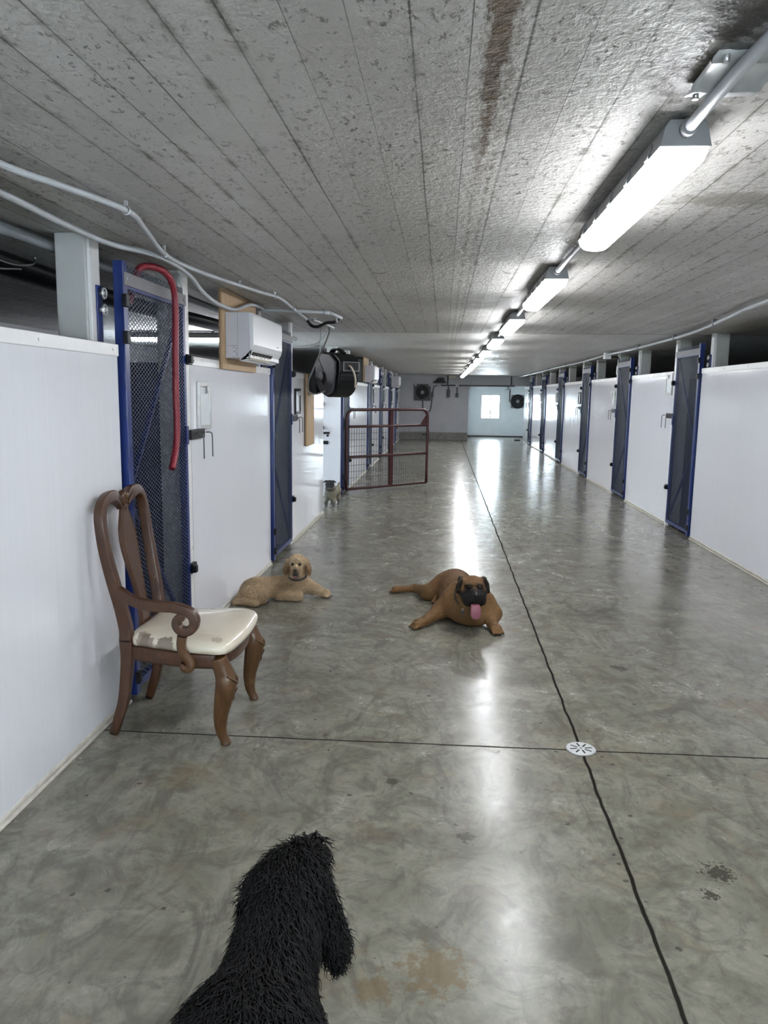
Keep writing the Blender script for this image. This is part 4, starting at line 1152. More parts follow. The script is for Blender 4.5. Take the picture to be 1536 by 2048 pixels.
# cabriole front legs
for sgn, y0 in ((-1, 3.190), (1, 3.708)):
    q = -1*sgn
    P = smooth_path([(-.955, y0-q*.006, .405), (-.945, y0, .37), (-.928, y0-q*-.004, .32), (-.922, y0, .28), (-.935, y0, .21), (-.948, y0, .14), (-.950, y0, .08), (-.944, y0, .045), (-.932, y0, .018), (-.926, y0, .001)], 5)
    n = len(P); u = np.linspace(0, 1, n)
    r = np.interp(u, [0, .12, .28, .38, .55, .72, .85, .94, 1], [.034, .038, .046, .045, .033, .024, .020, .022, .024])
    lg = obj('leg', MB().sweep(P, r*.92, r, ref=(0, 1, 0), e=2.7), M_WOODW, ch)
    cv = MB()
    for s in (-1, 1):
        C = smooth_path([(-.905, y0+s*.043, .330), (-.878, y0+s*.022, .305), (-.872, y0, .288)], 6)
        cv.tube(C, .005, 6)
    obj('carving', cv, M_WOODW, lg)
    cv = MB(); cv.ball((-.880, y0, .262), (.009, .012, .012), 10, 6).ball((-.889, y0-.014, .245), (.009, .008, .012), 10, 6).ball((-.889, y0+.014, .245), (.009, .008, .012), 10, 6).ball((-.893, y0, .225), (.009, .009, .018), 10, 6)
    obj('carved_flower', cv, M_CARVE, lg)
# the one arm that is left, with its scroll and its support
A_ = [(-1.418, 3.238, .660), (-1.405, 3.222, .672), (-1.38, 3.205, .664), (-1.33, 3.180, .648), (-1.27, 3.158, .638), (-1.20, 3.145, .635), (-1.14, 3.140, .636), (-1.10, 3.140, .628)]
ang = np.linspace(PI/2-.25, -PI*1.62, 26)
for i, a in enumerate(ang):
    rr_ = .052-.030*(i/25)**1.15
    A_.append((-1.088+rr_*math.cos(a)*1.0, 3.140, .570+rr_*math.sin(a)))
P = smooth_path(A_, 3); n = len(P); u = np.linspace(0, 1, n)
obj('arm', MB().sweep(P, np.interp(u, [0, .1, .35, 1], [.016, .018, .021, .022]), np.interp(u, [0, .08, .4, .8, 1], [.026, .023, .021, .019, .016]), ref=(0, 1, 0), e=6, n=24), M_WOOD, ch, flat=True)
S_ = [(-1.098, 3.140, .508), (-1.104, 3.142, .470), (-1.100, 3.146, .435), (-1.082, 3.150, .405), (-1.068, 3.152, .385), (-1.070, 3.152, .365), (-1.088, 3.152, .357), (-1.102, 3.152, .368), (-1.098, 3.152, .382)]
P = smooth_path(S_, 5); n = len(P); u = np.linspace(0, 1, n)
obj('arm_support', MB().sweep(P, np.interp(u, [0, .3, 1], [.017, .019, .020]), np.interp(u, [0, .3, .55, .8, 1], [.021, .019, .022, .016, .011]), ref=(0, 1, 0), e=3.0), M_WOODW, ch)
for z in (.645, .525):
    obj('bolt_hole', MB().cyl((rear_x(z)+.018, 3.634, z), (rear_x(z)+.020, 3.630, z), .006, 10), M_CARVE, ch)

# ------------------------------------------------------------------ animals: one continuous skin grown from blended forms
def seg(a, b, ra, rb=None):
    return ('c', np.array(a, float), np.array(b, float), ra, ra if rb is None else rb)
def ell(c, r, ax=None):
    return ('e', np.array(c, float), np.array(r, float), ax)
def rotm(yaw=0, pitch=0, roll=0):
    cy, sy, cp, sp, cr, sr = math.cos(yaw), math.sin(yaw), math.cos(pitch), math.sin(pitch), math.cos(roll), math.sin(roll)
    Rz = np.array(((cy, -sy, 0), (sy, cy, 0), (0, 0, 1))); Rx = np.array(((1, 0, 0), (0, cp, -sp), (0, sp, cp))); Ry = np.array(((cr, 0, sr), (0, 1, 0), (-sr, 0, cr)))
    return Rz @ Rx @ Ry
def field(prims, P):
    D = None
    for pr in prims:
        k = pr[-1]; q = pr[0]
        if q[0] == 'c':
            _, a, b, ra, rb = q
            d = b-a; L2 = d @ d
            t = np.clip(((P-a) @ d)/max(L2, 1e-9), 0, 1)
            s = np.linalg.norm(P-(a+t[..., None]*d), axis=-1)-(ra+(rb-ra)*t)
        else:
            _, c, r, ax = q
            X = P-c
            if ax is not None: X = X @ ax
            n1 = np.linalg.norm(X/r, axis=-1); n2 = np.linalg.norm(X/(r*r), axis=-1)
            s = n1*(n1-1)/np.maximum(n2, 1e-6)
        if D is None: D = s
        else:
            h = np.clip(.5+.5*(D-s)/k, 0, 1)
            D = s+(D-s)*(1-h)-k*h*(1-h)
    return D
def skin(prims, h, floor=True):
    lo = np.array([1e9]*3); hi = -lo
    for pr in prims:
        q = pr[0]
        if q[0] == 'c':
            r = max(q[3], q[4]); lo = np.minimum(lo, np.minimum(q[1], q[2])-r); hi = np.maximum(hi, np.maximum(q[1], q[2])+r)
        else:
            r = q[2] if q[3] is None else np.array([q[2].max()]*3); lo = np.minimum(lo, q[1]-r); hi = np.maximum(hi, q[1]+r)
    lo -= 4*h; hi += 4*h
    n = np.ceil((hi-lo)/h).astype(int)+1
    G = np.stack(np.meshgrid(*[lo[i]+h*np.arange(n[i]) for i in range(3)], indexing='ij'), -1)
    D = np.empty(n)
    for i in range(0, n[0], 16): D[i:i+16] = field(prims, G[i:i+16])
    if floor: D = np.maximum(D, (.004-G[..., 2]))
    ins = D < 0
    cs = [(i, j, k) for i in (0, 1) for j in (0, 1) for k in (0, 1)]
    sh = tuple(m-1 for m in n)
    def at(A, c): return A[c[0]:c[0]+sh[0], c[1]:c[1]+sh[1], c[2]:c[2]+sh[2]]
    cnt = sum(at(ins, c).astype(np.int8) for c in cs)
    act = (cnt > 0) & (cnt < 8)
    I = np.argwhere(act); idx = np.full(sh, -1, int); idx[tuple(I.T)] = np.arange(len(I))
    acc = np.zeros((len(I), 3)); num = np.zeros(len(I))
    for c in cs:
        for a in range(3):
            if c[a]: continue
            c2 = list(c); c2[a] = 1
            d0 = D[tuple((I+np.array(c)).T)]; d1 = D[tuple((I+np.array(c2)).T)]
            m = (d0 < 0) != (d1 < 0); t = np.where(m, d0/np.where(m, d0-d1, 1), 0)
            p = np.tile(np.array(c, float), (len(I), 1)); p[:, a] += t
            acc += p*m[:, None]; num += m
    V = lo+h*(I+acc/num[:, None])
    F = []
    for a in range(3):
        b, c = (a+1) % 3, (a+2) % 3
        s0 = [slice(1, n[i]-1) for i in range(3)]; s0[a] = slice(0, n[a]-1); s1 = list(s0); s1[a] = slice(1, n[a])
        A0, A1 = ins[tuple(s0)], ins[tuple(s1)]
        E = np.argwhere(A0 != A1); off = np.array([1, 1, 1]); off[a] = 0; flip = A0[tuple(E.T)]
        E = E+off
        def cell(db, dc):
            q = E.copy(); q[:, b] -= db; q[:, c] -= dc; return idx[tuple(q.T)]
        Q = np.stack([cell(1, 1), cell(0, 1), cell(0, 0), cell(1, 0)], 1)
        Q[~flip] = Q[~flip][:, ::-1]
        F.append(Q)
    F = np.concatenate(F)
    # light smoothing
    for _ in range(2):
        S = np.zeros_like(V); N = np.zeros(len(V))
        for i in range(4):
            j = (i+1) % 4
            np.add.at(S, F[:, i], V[F[:, j]]); np.add.at(S, F[:, j], V[F[:, i]]); np.add.at(N, F[:, i], 1); np.add.at(N, F[:, j], 1)
        V = V*.5+.5*S/np.maximum(N, 1)[:, None]
    return V, F
def vnoise(P, f, seed=0):
    r = np.random.default_rng(seed); out = np.zeros(len(P))
    for _ in range(6):
        d = r.normal(size=3); d /= np.linalg.norm(d); out += np.sin(P @ d*f*r.uniform(.6, 1.6)+r.uniform(0, 6.28))
    return out/6
def make_fur_mat(name, rough=.6, var=.25, scale=60, sheen=0., bump=.4, stretch=(1, 1, 1)):
    m = NT(name)
    a = m.n('ShaderNodeVertexColor'); a.layer_name = 'fur_color'
    f = m.noise(scale, 5, .65, vec=m.mapping(stretch))
    m.p(color=m.mix(1.0, a.outputs[0], m.ramp(f, [(.25, 1-var), (.75, 1+var*.0)]), 'MULTIPLY'), rough=rough, spec=.3, sheen=sheen)
    m.bump(m.noise(scale*3, 3, .6, vec=m.mapping(stretch)), bump, .004)
    return m.m
def body(name, prims, h, mat, colour, parent):
    V, F = skin(prims, h)
    mb = MB(); mb.add(V, F.tolist(), True)
    o = obj(name, mb, mat, parent, recalc=False, color=colour(V))
    return V, F, o
def blend(V, C, w, col):
    w = np.clip(w, 0, 1)[:, None]; return C*(1-w)+np.array(col)*w
def near(V, p, r0, r1):
    d = np.linalg.norm(V-np.array(p), axis=1); return np.clip((r1-d)/(r1-r0), 0, 1)
def fur(name, V, F, count, length, width, mat, parent, colour, comb, curl, nseg=5, seed=3, keep=None, sides=3, lift=.5, jit=.35):
    """locks of hair standing on the skin; comb(P, N) gives the lie of the coat"""
    r = np.random.default_rng(seed)
    T = np.concatenate([F[:, [0, 1, 2]], F[:, [0, 2, 3]]])
    e1 = V[T[:, 1]]-V[T[:, 0]]; e2 = V[T[:, 2]]-V[T[:, 0]]; cr = np.cross(e1, e2); A = np.linalg.norm(cr, axis=1)
    nrm = cr/np.maximum(A, 1e-12)[:, None]
    pick = r.choice(len(T), count, p=A/A.sum())
    u, v = r.random(count), r.random(count); m = u+v > 1; u[m], v[m] = 1-u[m], 1-v[m]
    P = V[T[pick, 0]]+u[:, None]*e1[pick]+v[:, None]*e2[pick]; N = nrm[pick]
    Lf = np.ones(count)
    if keep is not None:
        Lf = keep(P); ok = Lf > .02; P, N, Lf = P[ok], N[ok], Lf[ok]
    count = len(P)
    c = comb(P, N); c = c-(c*N).sum(1)[:, None]*N; c /= np.linalg.norm(c, axis=1)[:, None]+1e-9
    c = c+r.normal(size=c.shape)*jit; c = c-(c*N).sum(1)[:, None]*N; c /= np.linalg.norm(c, axis=1)[:, None]+1e-9
    s = np.cross(N, c)
    L = length*Lf*r.uniform(.6, 1.15, count); ph = r.uniform(0, 6.28, count); fr = r.uniform(.8, 1.25, count)
    t = np.linspace(0, 1, nseg)
    C = []
    for ti in t:
        up = (ti-.55*ti*ti)*lift; al = ti*.75+.25*ti*ti
        w = curl*(ti**.7)
        q = P+L[:, None]*(N*up+c*al*(1-.3*lift))+w*(np.sin(ph+fr*ti*9)[:, None]*s+(np.cos(ph+fr*ti*9)-np.cos(ph))[:, None]*(N*.6+c*.4))
        C.append(q-(N*.004 if ti == 0 else 0))
    C = np.stack(C, 1)                      # count, nseg, 3
    Tn = np.gradient(C, axis=1); Tn /= np.linalg.norm(Tn, axis=2)[..., None]+1e-9
    b1 = np.cross(Tn, N[:, None, :]+1e-3); b1 /= np.linalg.norm(b1, axis=2)[..., None]+1e-9; b2 = np.cross(b1, Tn)
    wd_ = width*np.array([1, 1, .9, .7, .25] if nseg == 5 else np.interp(np.linspace(0, 1, nseg), [0, .5, .8, 1], [1, .95, .7, .15]))
    R = []
    for j in range(sides):
        a = 2*PI*j/sides
        R.append(C+wd_[None, :, None]*(math.cos(a)*b1*1.5+math.sin(a)*b2*.8))
    W = np.stack(R, 2).reshape(-1, 3)        # count*nseg*sides
    base = (np.arange(count)*nseg*sides)[:, None]
    quads = []
    for i in range(nseg-1):
        for j in range(sides):
            l = (j+1) % sides
            quads.append(base+np.array([[i*sides+j, i*sides+l, (i+1)*sides+l, (i+1)*sides+j]]))
    Q = np.concatenate(quads)
    base_col = colour(P)*(r.uniform(.75, 1.25, count)[:, None])
    C4 = np.repeat(np.clip(base_col, 0, 1), nseg*sides, axis=0)
    me = bpy.data.meshes.new(name)
    W = W-ORIGIN[parent.name]
    me.vertices.add(len(W)); me.vertices.foreach_set('co', W.astype(np.float32).ravel())
    me.loops.add(len(Q)*4); me.loops.foreach_set('vertex_index', Q.astype(np.int32).ravel())
    me.polygons.add(len(Q)); me.polygons.foreach_set('loop_start', np.arange(0, len(Q)*4, 4, dtype=np.int32))
    me.polygons.foreach_set('use_smooth', np.ones(len(Q), bool))
    me.update(calc_edges=True); me.validate()
    at = me.color_attributes.new('fur_color', 'FLOAT_COLOR', 'POINT')
    at.data.foreach_set('color', np.c_[C4, np.ones(len(C4))].astype(np.float32).ravel())
    me.materials.append(mat)
    o = bpy.data.objects.new(name, me); COL.objects.link(o); o.parent = parent; ORIGIN[o.name] = ORIGIN[parent.name]
    o['kind'] = 'stuff'
    return o

M_FURSHORT = make_fur_mat('short_fur', .62, .38, 60, bump=.8, stretch=(1, .5, 1))
M_FURLONG = make_fur_mat('curly_fur', .7, .2, 40, sheen=.1)
M_FURBLACK = make_fur_mat('black_fur', .68, .2, 40)
M_EYE = simple('dark_eye', (.012, .008, .006), .08, var=.1)
M_NOSE = simple('dog_nose', (.012, .011, .012), .35, bump=.3, bscale=300)
M_TONGUE = simple('pink_tongue', (.26, .085, .12), .35, var=.15, scale=40, bump=.2)
M_CLAW = simple('dark_claw', (.03, .026, .022), .4)
M_STRAP = simple('dark_collar_webbing', (.035, .030, .035), .7)
M_STRAPP = simple('pinkish_collar', (.22, .12, .13), .6)
M_TEETH = simple('dog_teeth', (.75, .72, .66), .35)

def paw(prims, c, d, w=.034, toes=4, k=.004):
    """paw with separate toes: centre c, pointing along d (in the floor plane)"""
    c = np.array(c, float); d = np.array((d[0], d[1], 0.)); d /= np.linalg.norm(d); s = np.array((-d[1], d[0], 0))
    prims.append((ell(c, (w*1.05, w*1.05, w*.78)), .02))
    tips = []
    for i in range(toes):
        o = (i-(toes-1)/2)
        a = c+s*o*w*.50+d*w*.45-np.array((0, 0, w*.12)); b = c+s*o*w*.60+d*w*(1.18-.12*abs(o))-np.array((0, 0, w*.42))
        prims.append((seg(a, b, w*.30, w*.27), k)); tips.append((b+d*w*.22+np.array((0, 0, -.002)), b+d*w*.50-np.array((0, 0, w*.22))))
    return tips
def claws(tips, r, parent):
    for a, b in tips:
        b = np.array(b); b[2] = max(b[2], .004)
        obj('claw', MB().tube([a, (np.array(a)+b)/2+np.array((0, 0, .002)), b], [r, r*.8, r*.3], 8), M_CLAW, parent)

# ---- tan mastiff lying with its hind leg stretched out
ma = thing('mastiff_dog', (.18, 5.35, 0), 'tan mastiff dog with a black face lying on the floor, tongue hanging out', 'dog')
HR_ = rotm(yaw=.14, pitch=-.08)
hc = np.array((.223, 5.02, .300))
def hp_(x, y, z): return hc+HR_ @ np.array((x, y, z))       # head space: -y is forward
pm = [(ell((.205, 5.28, .150), (.150, .185, .130)), .06)]
pm += [(ell((.20, 5.20, .075), (.14, .12, .075)), .05), (ell((.27, 5.14, .07), (.09, .08, .065)), .05)]
pm += [(seg((.19, 5.30, .155), (.13, 5.68, .130), .128, .120), .06), (ell((.125, 5.79, .128), (.130, .155, .112)), .06), (ell((.16, 5.52, .10), (.155, .22, .09)), .06)]
pm += [(ell((.205, 5.17, .125), (.11, .10, .105)), .06), (seg((.205, 5.22, .20), (.222, 5.07, .262), .100, .082), .05)]
pm += [(ell(hp_(0, .01, .008), (.082, .085, .066), HR_), .03), (ell(hp_(0, -.075, -.052), (.064, .062, .048), HR_), .026), (ell(hp_(0, -.085, -.030), (.040, .050, .030), HR_), .02)]
pm += [(ell(hp_(sx*.046, -.072, -.070), (.033, .048, .044), HR_), .016) for sx in (-1, 1)]
pm += [(ell(hp_(sx*.056, -.015, -.035), (.036, .048, .044), HR_), .03) for sx in (-1, 1)]
pm += [(ell(hp_(sx*.036, -.062, .026), (.026, .022, .016), HR_), .015) for sx in (-1, 1)]
pm += [(ell(hp_(0, -.070, -.108), (.032, .042, .020), HR_), .018)]
for sx in (-1, 1):     # folded ears
    pm += [(ell(hp_(sx*.078, .015, .048), (.020, .024, .020), rotm(yaw=.14, roll=sx*.5)), .016), (ell(hp_(sx*.091, .000, .018), (.013, .036, .042), rotm(yaw=.14+sx*.35, roll=-sx*.30)), .012), (ell(hp_(sx*.099, -.014, -.018), (.010, .026, .026), rotm(yaw=.14+sx*.35, roll=-sx*.2)), .010)]
tm = []
pm += [(seg((.09, 5.22, .15), (.015, 5.22, .080), .078, .058), .05), (seg((.015, 5.22, .075), (-.075, 5.08, .045), .052, .034), .03), (seg((-.075, 5.08, .042), (-.125, 5.035, .032), .033, .030), .02)]
tm += paw(pm, (-.135, 5.022, .030), (-.75, -.55), .036)
pm += [(seg((.32, 5.20, .145), (.378, 5.16, .085), .076, .056), .05), (seg((.378, 5.16, .080), (.362, 5.055, .046), .050, .035), .03), (seg((.362, 5.055, .044), (.382, 4.985, .033), .034, .031), .02)]
tm += paw(pm, (.388, 4.968, .030), (.30, -.95), .036)
pm += [(ell((.055, 5.79, .098), (.105, .12, .088)), .05), (seg((.03, 5.79, .10), (-.075, 5.755, .062), .088, .060), .04), (seg((-.070, 5.765, .060), (-.178, 5.935, .045), .058, .031), .025), (seg((-.178, 5.935, .045), (-.178, 5.945, .062), .030, .018), .015), (seg((-.178, 5.935, .040), (-.325, 5.945, .030), .028, .027), .02)]
tm += paw(pm, (-.340, 5.943, .026), (-1, .0), .030)
pm += [(seg((.03, 5.72, .03), (-.005, 5.685, .028), .034, .03), .02)]
tm += paw(pm, (-.012, 5.675, .026), (-.5, -.9), .028)
pm += [(seg((.14, 5.93, .08), (.20, 6.10, .03), .03, .018), .03)]
def ma_col(V):
    C = np.tile(np.array((.205, .108, .042)), (len(V), 1))
    C = C*(1+.16*vnoise(V, 25, 1))[:, None]
    C = blend(V, C, near(V, (.16, 5.6, .26), .05, .30)*.45, (.19, .085, .030))
    C = blend(V, C, np.clip(vnoise(V, 14, 12)*1.2, 0, 1)*.35, (.34, .18, .065))
    C = blend(V, C, np.clip((.075-V[:, 2])/.06, 0, 1)*.35, (.34, .18, .065))
    H = (V-hc) @ HR_
    C = blend(V, C, np.clip((np.linalg.norm(H/np.array((.085, .1, .085)), axis=1) < 1.35)*(H[:, 1] < .03)*1.0, 0, 1)*.35*(H[:, 2] > -.02), (.22, .105, .035))
    msk = np.clip((.002-H[:, 2]+.22*np.maximum(0, -H[:, 1]-.06)-.25*np.maximum(0, np.abs(H[:, 0])-.035))/.016, 0, 1)*np.clip((-.025-H[:, 1])/.02, 0, 1)*(H[:, 1] > -.2)*(np.abs(H[:, 0]) < .10)*(H[:, 2] > -.14)
    C = blend(V, C, msk, (.012, .010, .010))
    for sx in (-1, 1):
        C = blend(V, C, near(H, (sx*.036, -.068, .004), .024, .046)*.97, (.012, .010, .009))
        e = np.minimum(np.minimum(np.linalg.norm((H-np.array((sx*.091, .0, .018)))/np.array((.026, .040, .050)), axis=1), np.linalg.norm((H-np.array((sx*.099, -.014, -.018)))/np.array((.022, .032, .034)), axis=1)), np.linalg.norm((H-np.array((sx*.084, .015, .050)))/np.array((.022, .026, .022)), axis=1))
        C = blend(V, C, np.clip((1.25-e)/.25, 0, 1), (.020, .014, .010))
    C = blend(V, C, near(H, (0, -.03, .075), .01, .03)*.5, (.10, .04, .016))
    return np.clip(C, 0, 1)
V, F, o = body('body', pm, .0055, M_FURSHORT, ma_col, ma)
def ma_keep(P):
    H = (P-hc) @ HR_; k = np.ones(len(P))
    for sx in (-1, 1): k *= 1-near(H, (sx*.034, -.081, .012), .012, .018)
    return k*(1-near(H, (0, -.136, -.030), .020, .028))*np.clip((P[:, 2]-.004)/.015, .2, 1)
def ma_comb(P, N):
    c = np.tile(np.array((-.25, .8, -.45)), (len(P), 1)); leg = np.clip((.10-P[:, 2])/.06, 0, 1)[:, None]
    return c*(1-leg)+np.array((-.3, -.2, -.5))*leg
fur('fur', V, F, 30000, .0095, .0007, M_FURSHORT, ma, ma_col, ma_comb, .0006, seed=4, keep=ma_keep, lift=.28, jit=.25)
claws(tm, .0045, ma)
for sx in (-1, 1):
    obj('eye', MB().ball(hp_(sx*.034, -.081, .012), .0105, 12, 8), M_EYE, ma)
obj('nose', MB().ball(hp_(0, -.136, -.030), (.023, .013, .018), 14, 10), M_NOSE, ma)
T_ = smooth_path([hp_(.0, -.095, -.096), hp_(.0, -.122, -.106), hp_(.0, -.134, -.130), hp_(.0, -.136, -.165), hp_(.002, -.132, -.192)], 5)
nT = len(T_); uu = np.linspace(0, 1, nT)
obj('tongue', MB().sweep(T_, np.interp(uu, [0, .3, .7, .9, 1], [.026, .031, .034, .027, .010]), np.interp(uu, [0, .5, 1], [.008, .007, .004]), ref=tuple(HR_ @ np.array((1, 0, 0))), e=2.2), M_TONGUE, ma)
a = np.linspace(0, 2*PI, 33)[:-1]
nc = np.array((.214, 5.135, .215)); nd = np.array((.05, -.80, .60)); nd /= np.linalg.norm(nd); e1 = np.array((1., 0, 0)); e1 -= e1 @ nd*nd; e1 /= np.linalg.norm(e1); e2 = np.cross(nd, e1)
cl = obj('collar', MB().tube([nc+.101*math.cos(q)*e1+.106*math.sin(q)*e2 for q in a], .0075, 8, closed=True), M_STRAP, ma)
obj('tag', MB().cyl((.163, 5.034, .118), (.161, 5.026, .117), .011, 14), M_WIRE, cl)
obj('tag_ring', MB().tube([(.164+.006*math.cos(q), 5.036, .139+.008*math.sin(q)) for q in a[::2]], .0016, 6, closed=True), M_GALV, cl)

# ---- cream doodle lying by the panel
do = thing('doodle_dog', (-1.2, 5.6, 0), 'curly cream doodle dog lying along the white panel, looking at the camera', 'dog')
DR = rotm(yaw=.05, pitch=-.05); dc = np.array((-1.062, 5.60, .290))
def dp_(x, y, z): return dc+DR @ np.array((x, y, z))
pd = [(ell((-1.37, 5.535, .090), (.105, .115, .082)), .05), (seg((-1.35, 5.57, .092), (-1.13, 5.69, .098), .074, .074), .04), (ell((-1.075, 5.685, .105), (.078, .080, .088)), .05), (ell((-1.345, 5.458, .070), (.076, .056, .070)), .012)]
td = []
pd += [(seg((-1.43, 5.43, .032), (-1.345, 5.405, .028), .028, .024), .02), (seg((-1.36, 5.44, .04), (-1.315, 5.475, .028), .028, .024), .02)]
td += paw(pd, (-1.335, 5.403, .024), (1, -.1), .026); td += paw(pd, (-1.298, 5.482, .024), (1, .2), .025)
pd += [(seg((-1.075, 5.66, .155), (-1.062, 5.61, .235), .066, .056), .04)]
pd += [(ell(dp_(0, .004, .008), (.060, .062, .056), DR), .03), (ell(dp_(0, -.060, -.036), (.034, .044, .031), DR), .02), (ell(dp_(0, -.052, -.068), (.026, .032, .018), DR), .012), (ell(dp_(0, -.03, .034), (.042, .03, .026), DR), .02)]
for sx in (-1, 1):
    pd += [(ell(dp_(sx*.064, .010, .010), (.018, .022, .024), rotm(roll=-sx*.3)), .015), (ell(dp_(sx*.082, .008, -.040), (.015, .026, .050), rotm(roll=-sx*.16)), .010)]
pd += [(seg((-1.19, 5.600, .048), (-1.075, 5.590, .042), .044, .036), .010), (seg((-1.14, 5.655, .085), (-1.19, 5.605, .050), .052, .043), .018), (ell((-1.055, 5.592, .042), (.036, .034, .036)), .01)]
pd += [(seg((-1.02, 5.70, .105), (-.95, 5.745, .060), .055, .038), .03), (seg((-.95, 5.745, .056), (-.875, 5.728, .034), .036, .028), .02)]
td += paw(pd, (-.862, 5.724, .028), (1, -.2), .030)
pd += [(seg((-1.46, 5.50, .05), (-1.485, 5.42, .025), .03, .02), .03)]
def do_col(V):
    C = np.tile(np.array((.68, .51, .32)), (len(V), 1))
    C = C*(1+.25*vnoise(V, 40, 5))[:, None]
    C = blend(V, C, np.clip(vnoise(V, 18, 6)*1.4, 0, 1)*.6, (.40, .255, .13))
    H = (V-dc) @ DR
    C = blend(V, C, near(V, (-1.06, 5.60, .05), .03, .10)*.5, (.72, .57, .38))
    C = blend(V, C, near(H, (0, -.01, .055), .02, .09)*.4, (.70, .54, .34))
    for sx in (-1, 1): C = blend(V, C, near(H, (sx*.080, 0, -.042), .03, .065)*.75, (.27, .135, .052))
    C = blend(V, C, near(H, (0, -.085, -.046), .016, .048)*.6, (.20, .11, .06))
    C = blend(V, C, near(H, (0, -.050, -.10), .01, .03)*.8, (.05, .03, .025))
    for t0, t1 in td: C = blend(V, C, near(V, t0, .008, .018)*.7, (.07, .045, .03))
    return np.clip(C, 0, 1)
V, F, o = body('body', pd, .006, M_FURLONG, do_col, do)
def do_keep(P):
    H = (P-dc) @ DR
    k = np.ones(len(P))
    k *= 1-.75*near(H, (0, -.085, -.045), .02, .05)
    k *= 1-.55*near(H, (0, -.055, -.005), .03, .07)
    for sx in (-1, 1): k *= 1-.97*near(H, (sx*.026, -.058, .002), .014, .024)
    k *= 1-.9*near(H, (0, -.075, -.075), .014, .028)
    k *= np.clip((P[:, 2]-.006)/.02, .25, 1)
    for t0, t1 in td: k *= 1-.8*near(P, t0, .012, .035)
    return k
def do_comb(P, N):
    H = (P-dc) @ DR
    head = near(P, dc, .07, .12)[:, None]
    return np.array((-.5, .05, -.75))*(1-head)+np.array((0, .15, -.9))*head
fur('fur', V, F, 19000, .018, .0014, M_FURLONG, do, do_col, do_comb, .0060, seed=5, keep=do_keep, lift=.75, jit=.8)
claws(td, .0035, do)
for sx in (-1, 1): obj('eye', MB().ball(dp_(sx*.026, -.056, .003), .0125, 12, 8), M_EYE, do)
obj('nose', MB().ball(dp_(0, -.108, -.034), (.016, .011, .013), 12, 8), M_NOSE, do)
mt = MB().sweep([dp_(0, -.066, -.066), dp_(0, -.097, -.068), dp_(0, -.101, -.080)], [.022, .020, .015], [.011, .010, .007], ref=(1, 0, 0))
obj('open_mouth', mt, M_NOSE, do)
obj('tongue', MB().sweep([dp_(0, -.085, -.078), dp_(0, -.106, -.081), dp_(0, -.109, -.090)], [.015, .014, .008], [.004, .004, .002], ref=(1, 0, 0)), M_TONGUE, do)
obj('collar', MB().tube([(-1.066+.064*math.cos(q), 5.636+.062*math.sin(q), .190+.020*math.sin(q)) for q in a], .009, 8, closed=True), M_STRAP, do)

# ---- small pug-faced dog at the mouth of the alley
pu = thing('pug_dog', (-1.49, 10.45, 0), 'small grey and cream dog with a black face standing at the alley corner', 'dog')
pp = [(seg((-1.495, 10.36, .225), (-1.455, 10.60, .225), .080, .070), .04), (ell((-1.50, 10.34, .205), (.078, .075, .078)), .03), (seg((-1.50, 10.34, .25), (-1.50, 10.29, .315), .064, .058), .03)]
pc = np.array((-1.50, 10.270, .345))
pp += [(ell(pc, (.062, .055, .058)), .02), (ell(pc+np.array((0, -.045, -.028)), (.036, .026, .030)), .015), (ell(pc+np.array((0, -.02, -.045)), (.046, .04, .026)), .02)]
for sx in (-1, 1):
    pp += [(ell(pc+np.array((sx*.058, .0, .043)), (.026, .012, .010), rotm(roll=sx*.45)), .012), (ell(pc+np.array((sx*.078, -.006, .030)), (.016, .010, .008), rotm(roll=sx*.6)), .008)]
tp = []
for x, y, d in ((-1.555, 10.305, 0), (-1.452, 10.315, 0), (-1.515, 10.60, 0), (-1.425, 10.61, 0)):
    pp += [(seg((x*.7-1.495*.3, y+.03, .185), (x, y, .10), .036, .024), .03), (seg((x, y, .10), (x, y-.008, .03), .022, .018), .015)]
    tp += paw(pp, (x, y-.016, .018), (0, -1), .021)
pp += [(seg((-1.452, 10.66, .26), (-1.43, 10.70, .32), .018, .014), .02)]
def pu_col(V):
    C = np.tile(np.array((.30, .275, .20)), (len(V), 1))
    C = C*(1+.15*vnoise(V, 45, 8))[:, None]
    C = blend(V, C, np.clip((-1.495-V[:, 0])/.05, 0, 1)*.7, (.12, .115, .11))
    C = blend(V, C, np.clip((.15-V[:, 2])/.06, 0, 1)*.75, (.10, .095, .09))
    C = blend(V, C, np.clip((.028-V[:, 2])/.012, 0, 1)*.6, (.55, .54, .52))
    C = blend(V, C, near(V, pc+np.array((0, -.03, .0)), .055, .072), (.026, .026, .030))
    C = blend(V, C, near(V, pc+np.array((0, 0, .03)), .05, .075)*.95, (.014, .014, .017))
    for sx in (-1, 1): C = blend(V, C, near(V, pc+np.array((sx*.07, 0, .035)), .03, .045), (.010, .010, .013))
    C = blend(V, C, near(V, pc+np.array((0, -.06, -.048)), .010, .024)*.55, (.30, .28, .27))
    return np.clip(C, 0, 1)
V, F, o = body('body', pp, .0055, M_FURSHORT, pu_col, pu)
claws(tp, .0022, pu)
for sx in (-1, 1): obj('eye', MB().ball(pc+np.array((sx*.027, -.048, .008)), .0095, 12, 8), M_EYE, pu)
obj('nose', MB().ball(pc+np.array((0, -.070, -.014)), (.011, .007, .008), 12, 8), M_NOSE, pu)
obj('collar', MB().tube([(-1.50+.066*math.cos(q), 10.312+.064*math.sin(q), .283+.022*math.sin(q)) for q in a], .006, 8, closed=True), M_STRAP, pu)

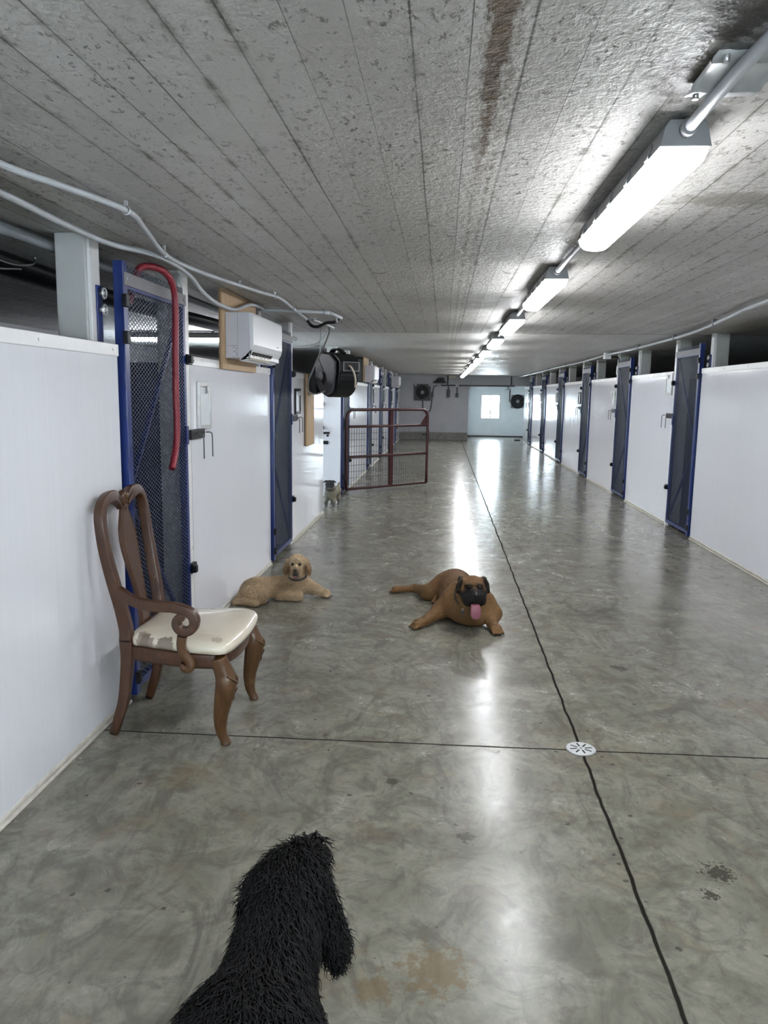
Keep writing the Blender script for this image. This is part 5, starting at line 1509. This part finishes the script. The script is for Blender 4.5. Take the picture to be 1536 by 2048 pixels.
# ---- black curly dog in front of the camera, seen from behind
bd = thing('black_dog', (-.32, .85, 0), 'black curly dog standing in the foreground, seen from behind', 'dog')
pb = [(seg((-.300, 1.12, .415), (-.345, .42, .405), .118, .115), .06), (ell((-.305, 1.12, .40), (.130, .14, .150)), .06), (seg((-.295, 1.15, .45), (-.288, 1.36, .535), .088, .070), .05)]
bc = np.array((-.283, 1.425, .562)); BR = rotm(yaw=-.10, pitch=.10)
def bp_(x, y, z): return bc+BR @ np.array((x, y, z))     # +y is forward here
pb += [(ell(bc, (.066, .088, .062), BR), .03), (ell(bp_(0, .115, -.030), (.036, .062, .034), BR), .03)]
pb += [(ell(bp_(-.070, -.015, -.035), (.024, .036, .062), rotm(roll=.22)), .025), (seg(bp_(.055, -.012, .005), bp_(.100, -.058, -.068), .026, .026), .02), (ell(bp_(.108, -.072, -.085), (.022, .026, .030)), .02)]
tb = []
for x, y, hz in ((-.385, 1.16, .36), (-.225, 1.17, .36)):
    pb += [(seg((x, y, hz), (x, y, .20), .052, .038), .04), (seg((x, y, .20), (x, y+.01, .04), .036, .030), .02)]
    tb += paw(pb, (x, y+.03, .032), (0, 1), .038)
for x, y in ((-.425, .44), (-.265, .43)):
    pb += [(seg((x, y, .38), (x, y+.09, .26), .085, .055), .05), (seg((x, y+.09, .26), (x, y-.06, .14), .048, .032), .03), (seg((x, y-.06, .14), (x, y-.035, .04), .030, .028), .02)]
    tb += paw(pb, (x, y+.0, .032), (0, 1), .036)
pb += [(seg((-.35, .32, .44), (-.36, .16, .52), .03, .022), .03)]
def bd_col(V):
    C = np.tile(np.array((.0032, .0032, .0040)), (len(V), 1))
    return np.clip(C*(1+.4*vnoise(V, 20, 2))[:, None], 0, 1)
V, F, o = body('body', pb, .009, M_FURBLACK, bd_col, bd)
def bd_comb(P, N):
    c = np.tile(np.array((0., -.75, -.55)), (len(P), 1))
    c[:, 0] += np.clip((P[:, 0]+.30)*3, -.6, .6)
    return c
def bd_keep(P):
    H = (P-bc) @ BR
    k = 1.0-.4*near(H, (.108, -.072, -.085), .03, .06)
    return k*np.clip((P[:, 2]-.01)/.04, .2, 1)
fur('fur', V, F, 46000, .052, .0011, M_FURBLACK, bd, bd_col, bd_comb, .0055, nseg=6, seed=9, keep=bd_keep, lift=.40, jit=.30)
claws(tb, .005, bd)
for sx in (-1, 1): obj('eye', MB().ball(bp_(sx*.034, .078, .010), .011, 10, 8), M_EYE, bd)
obj('nose', MB().ball(bp_(0, .178, -.026), (.018, .012, .014), 12, 8), M_NOSE, bd)
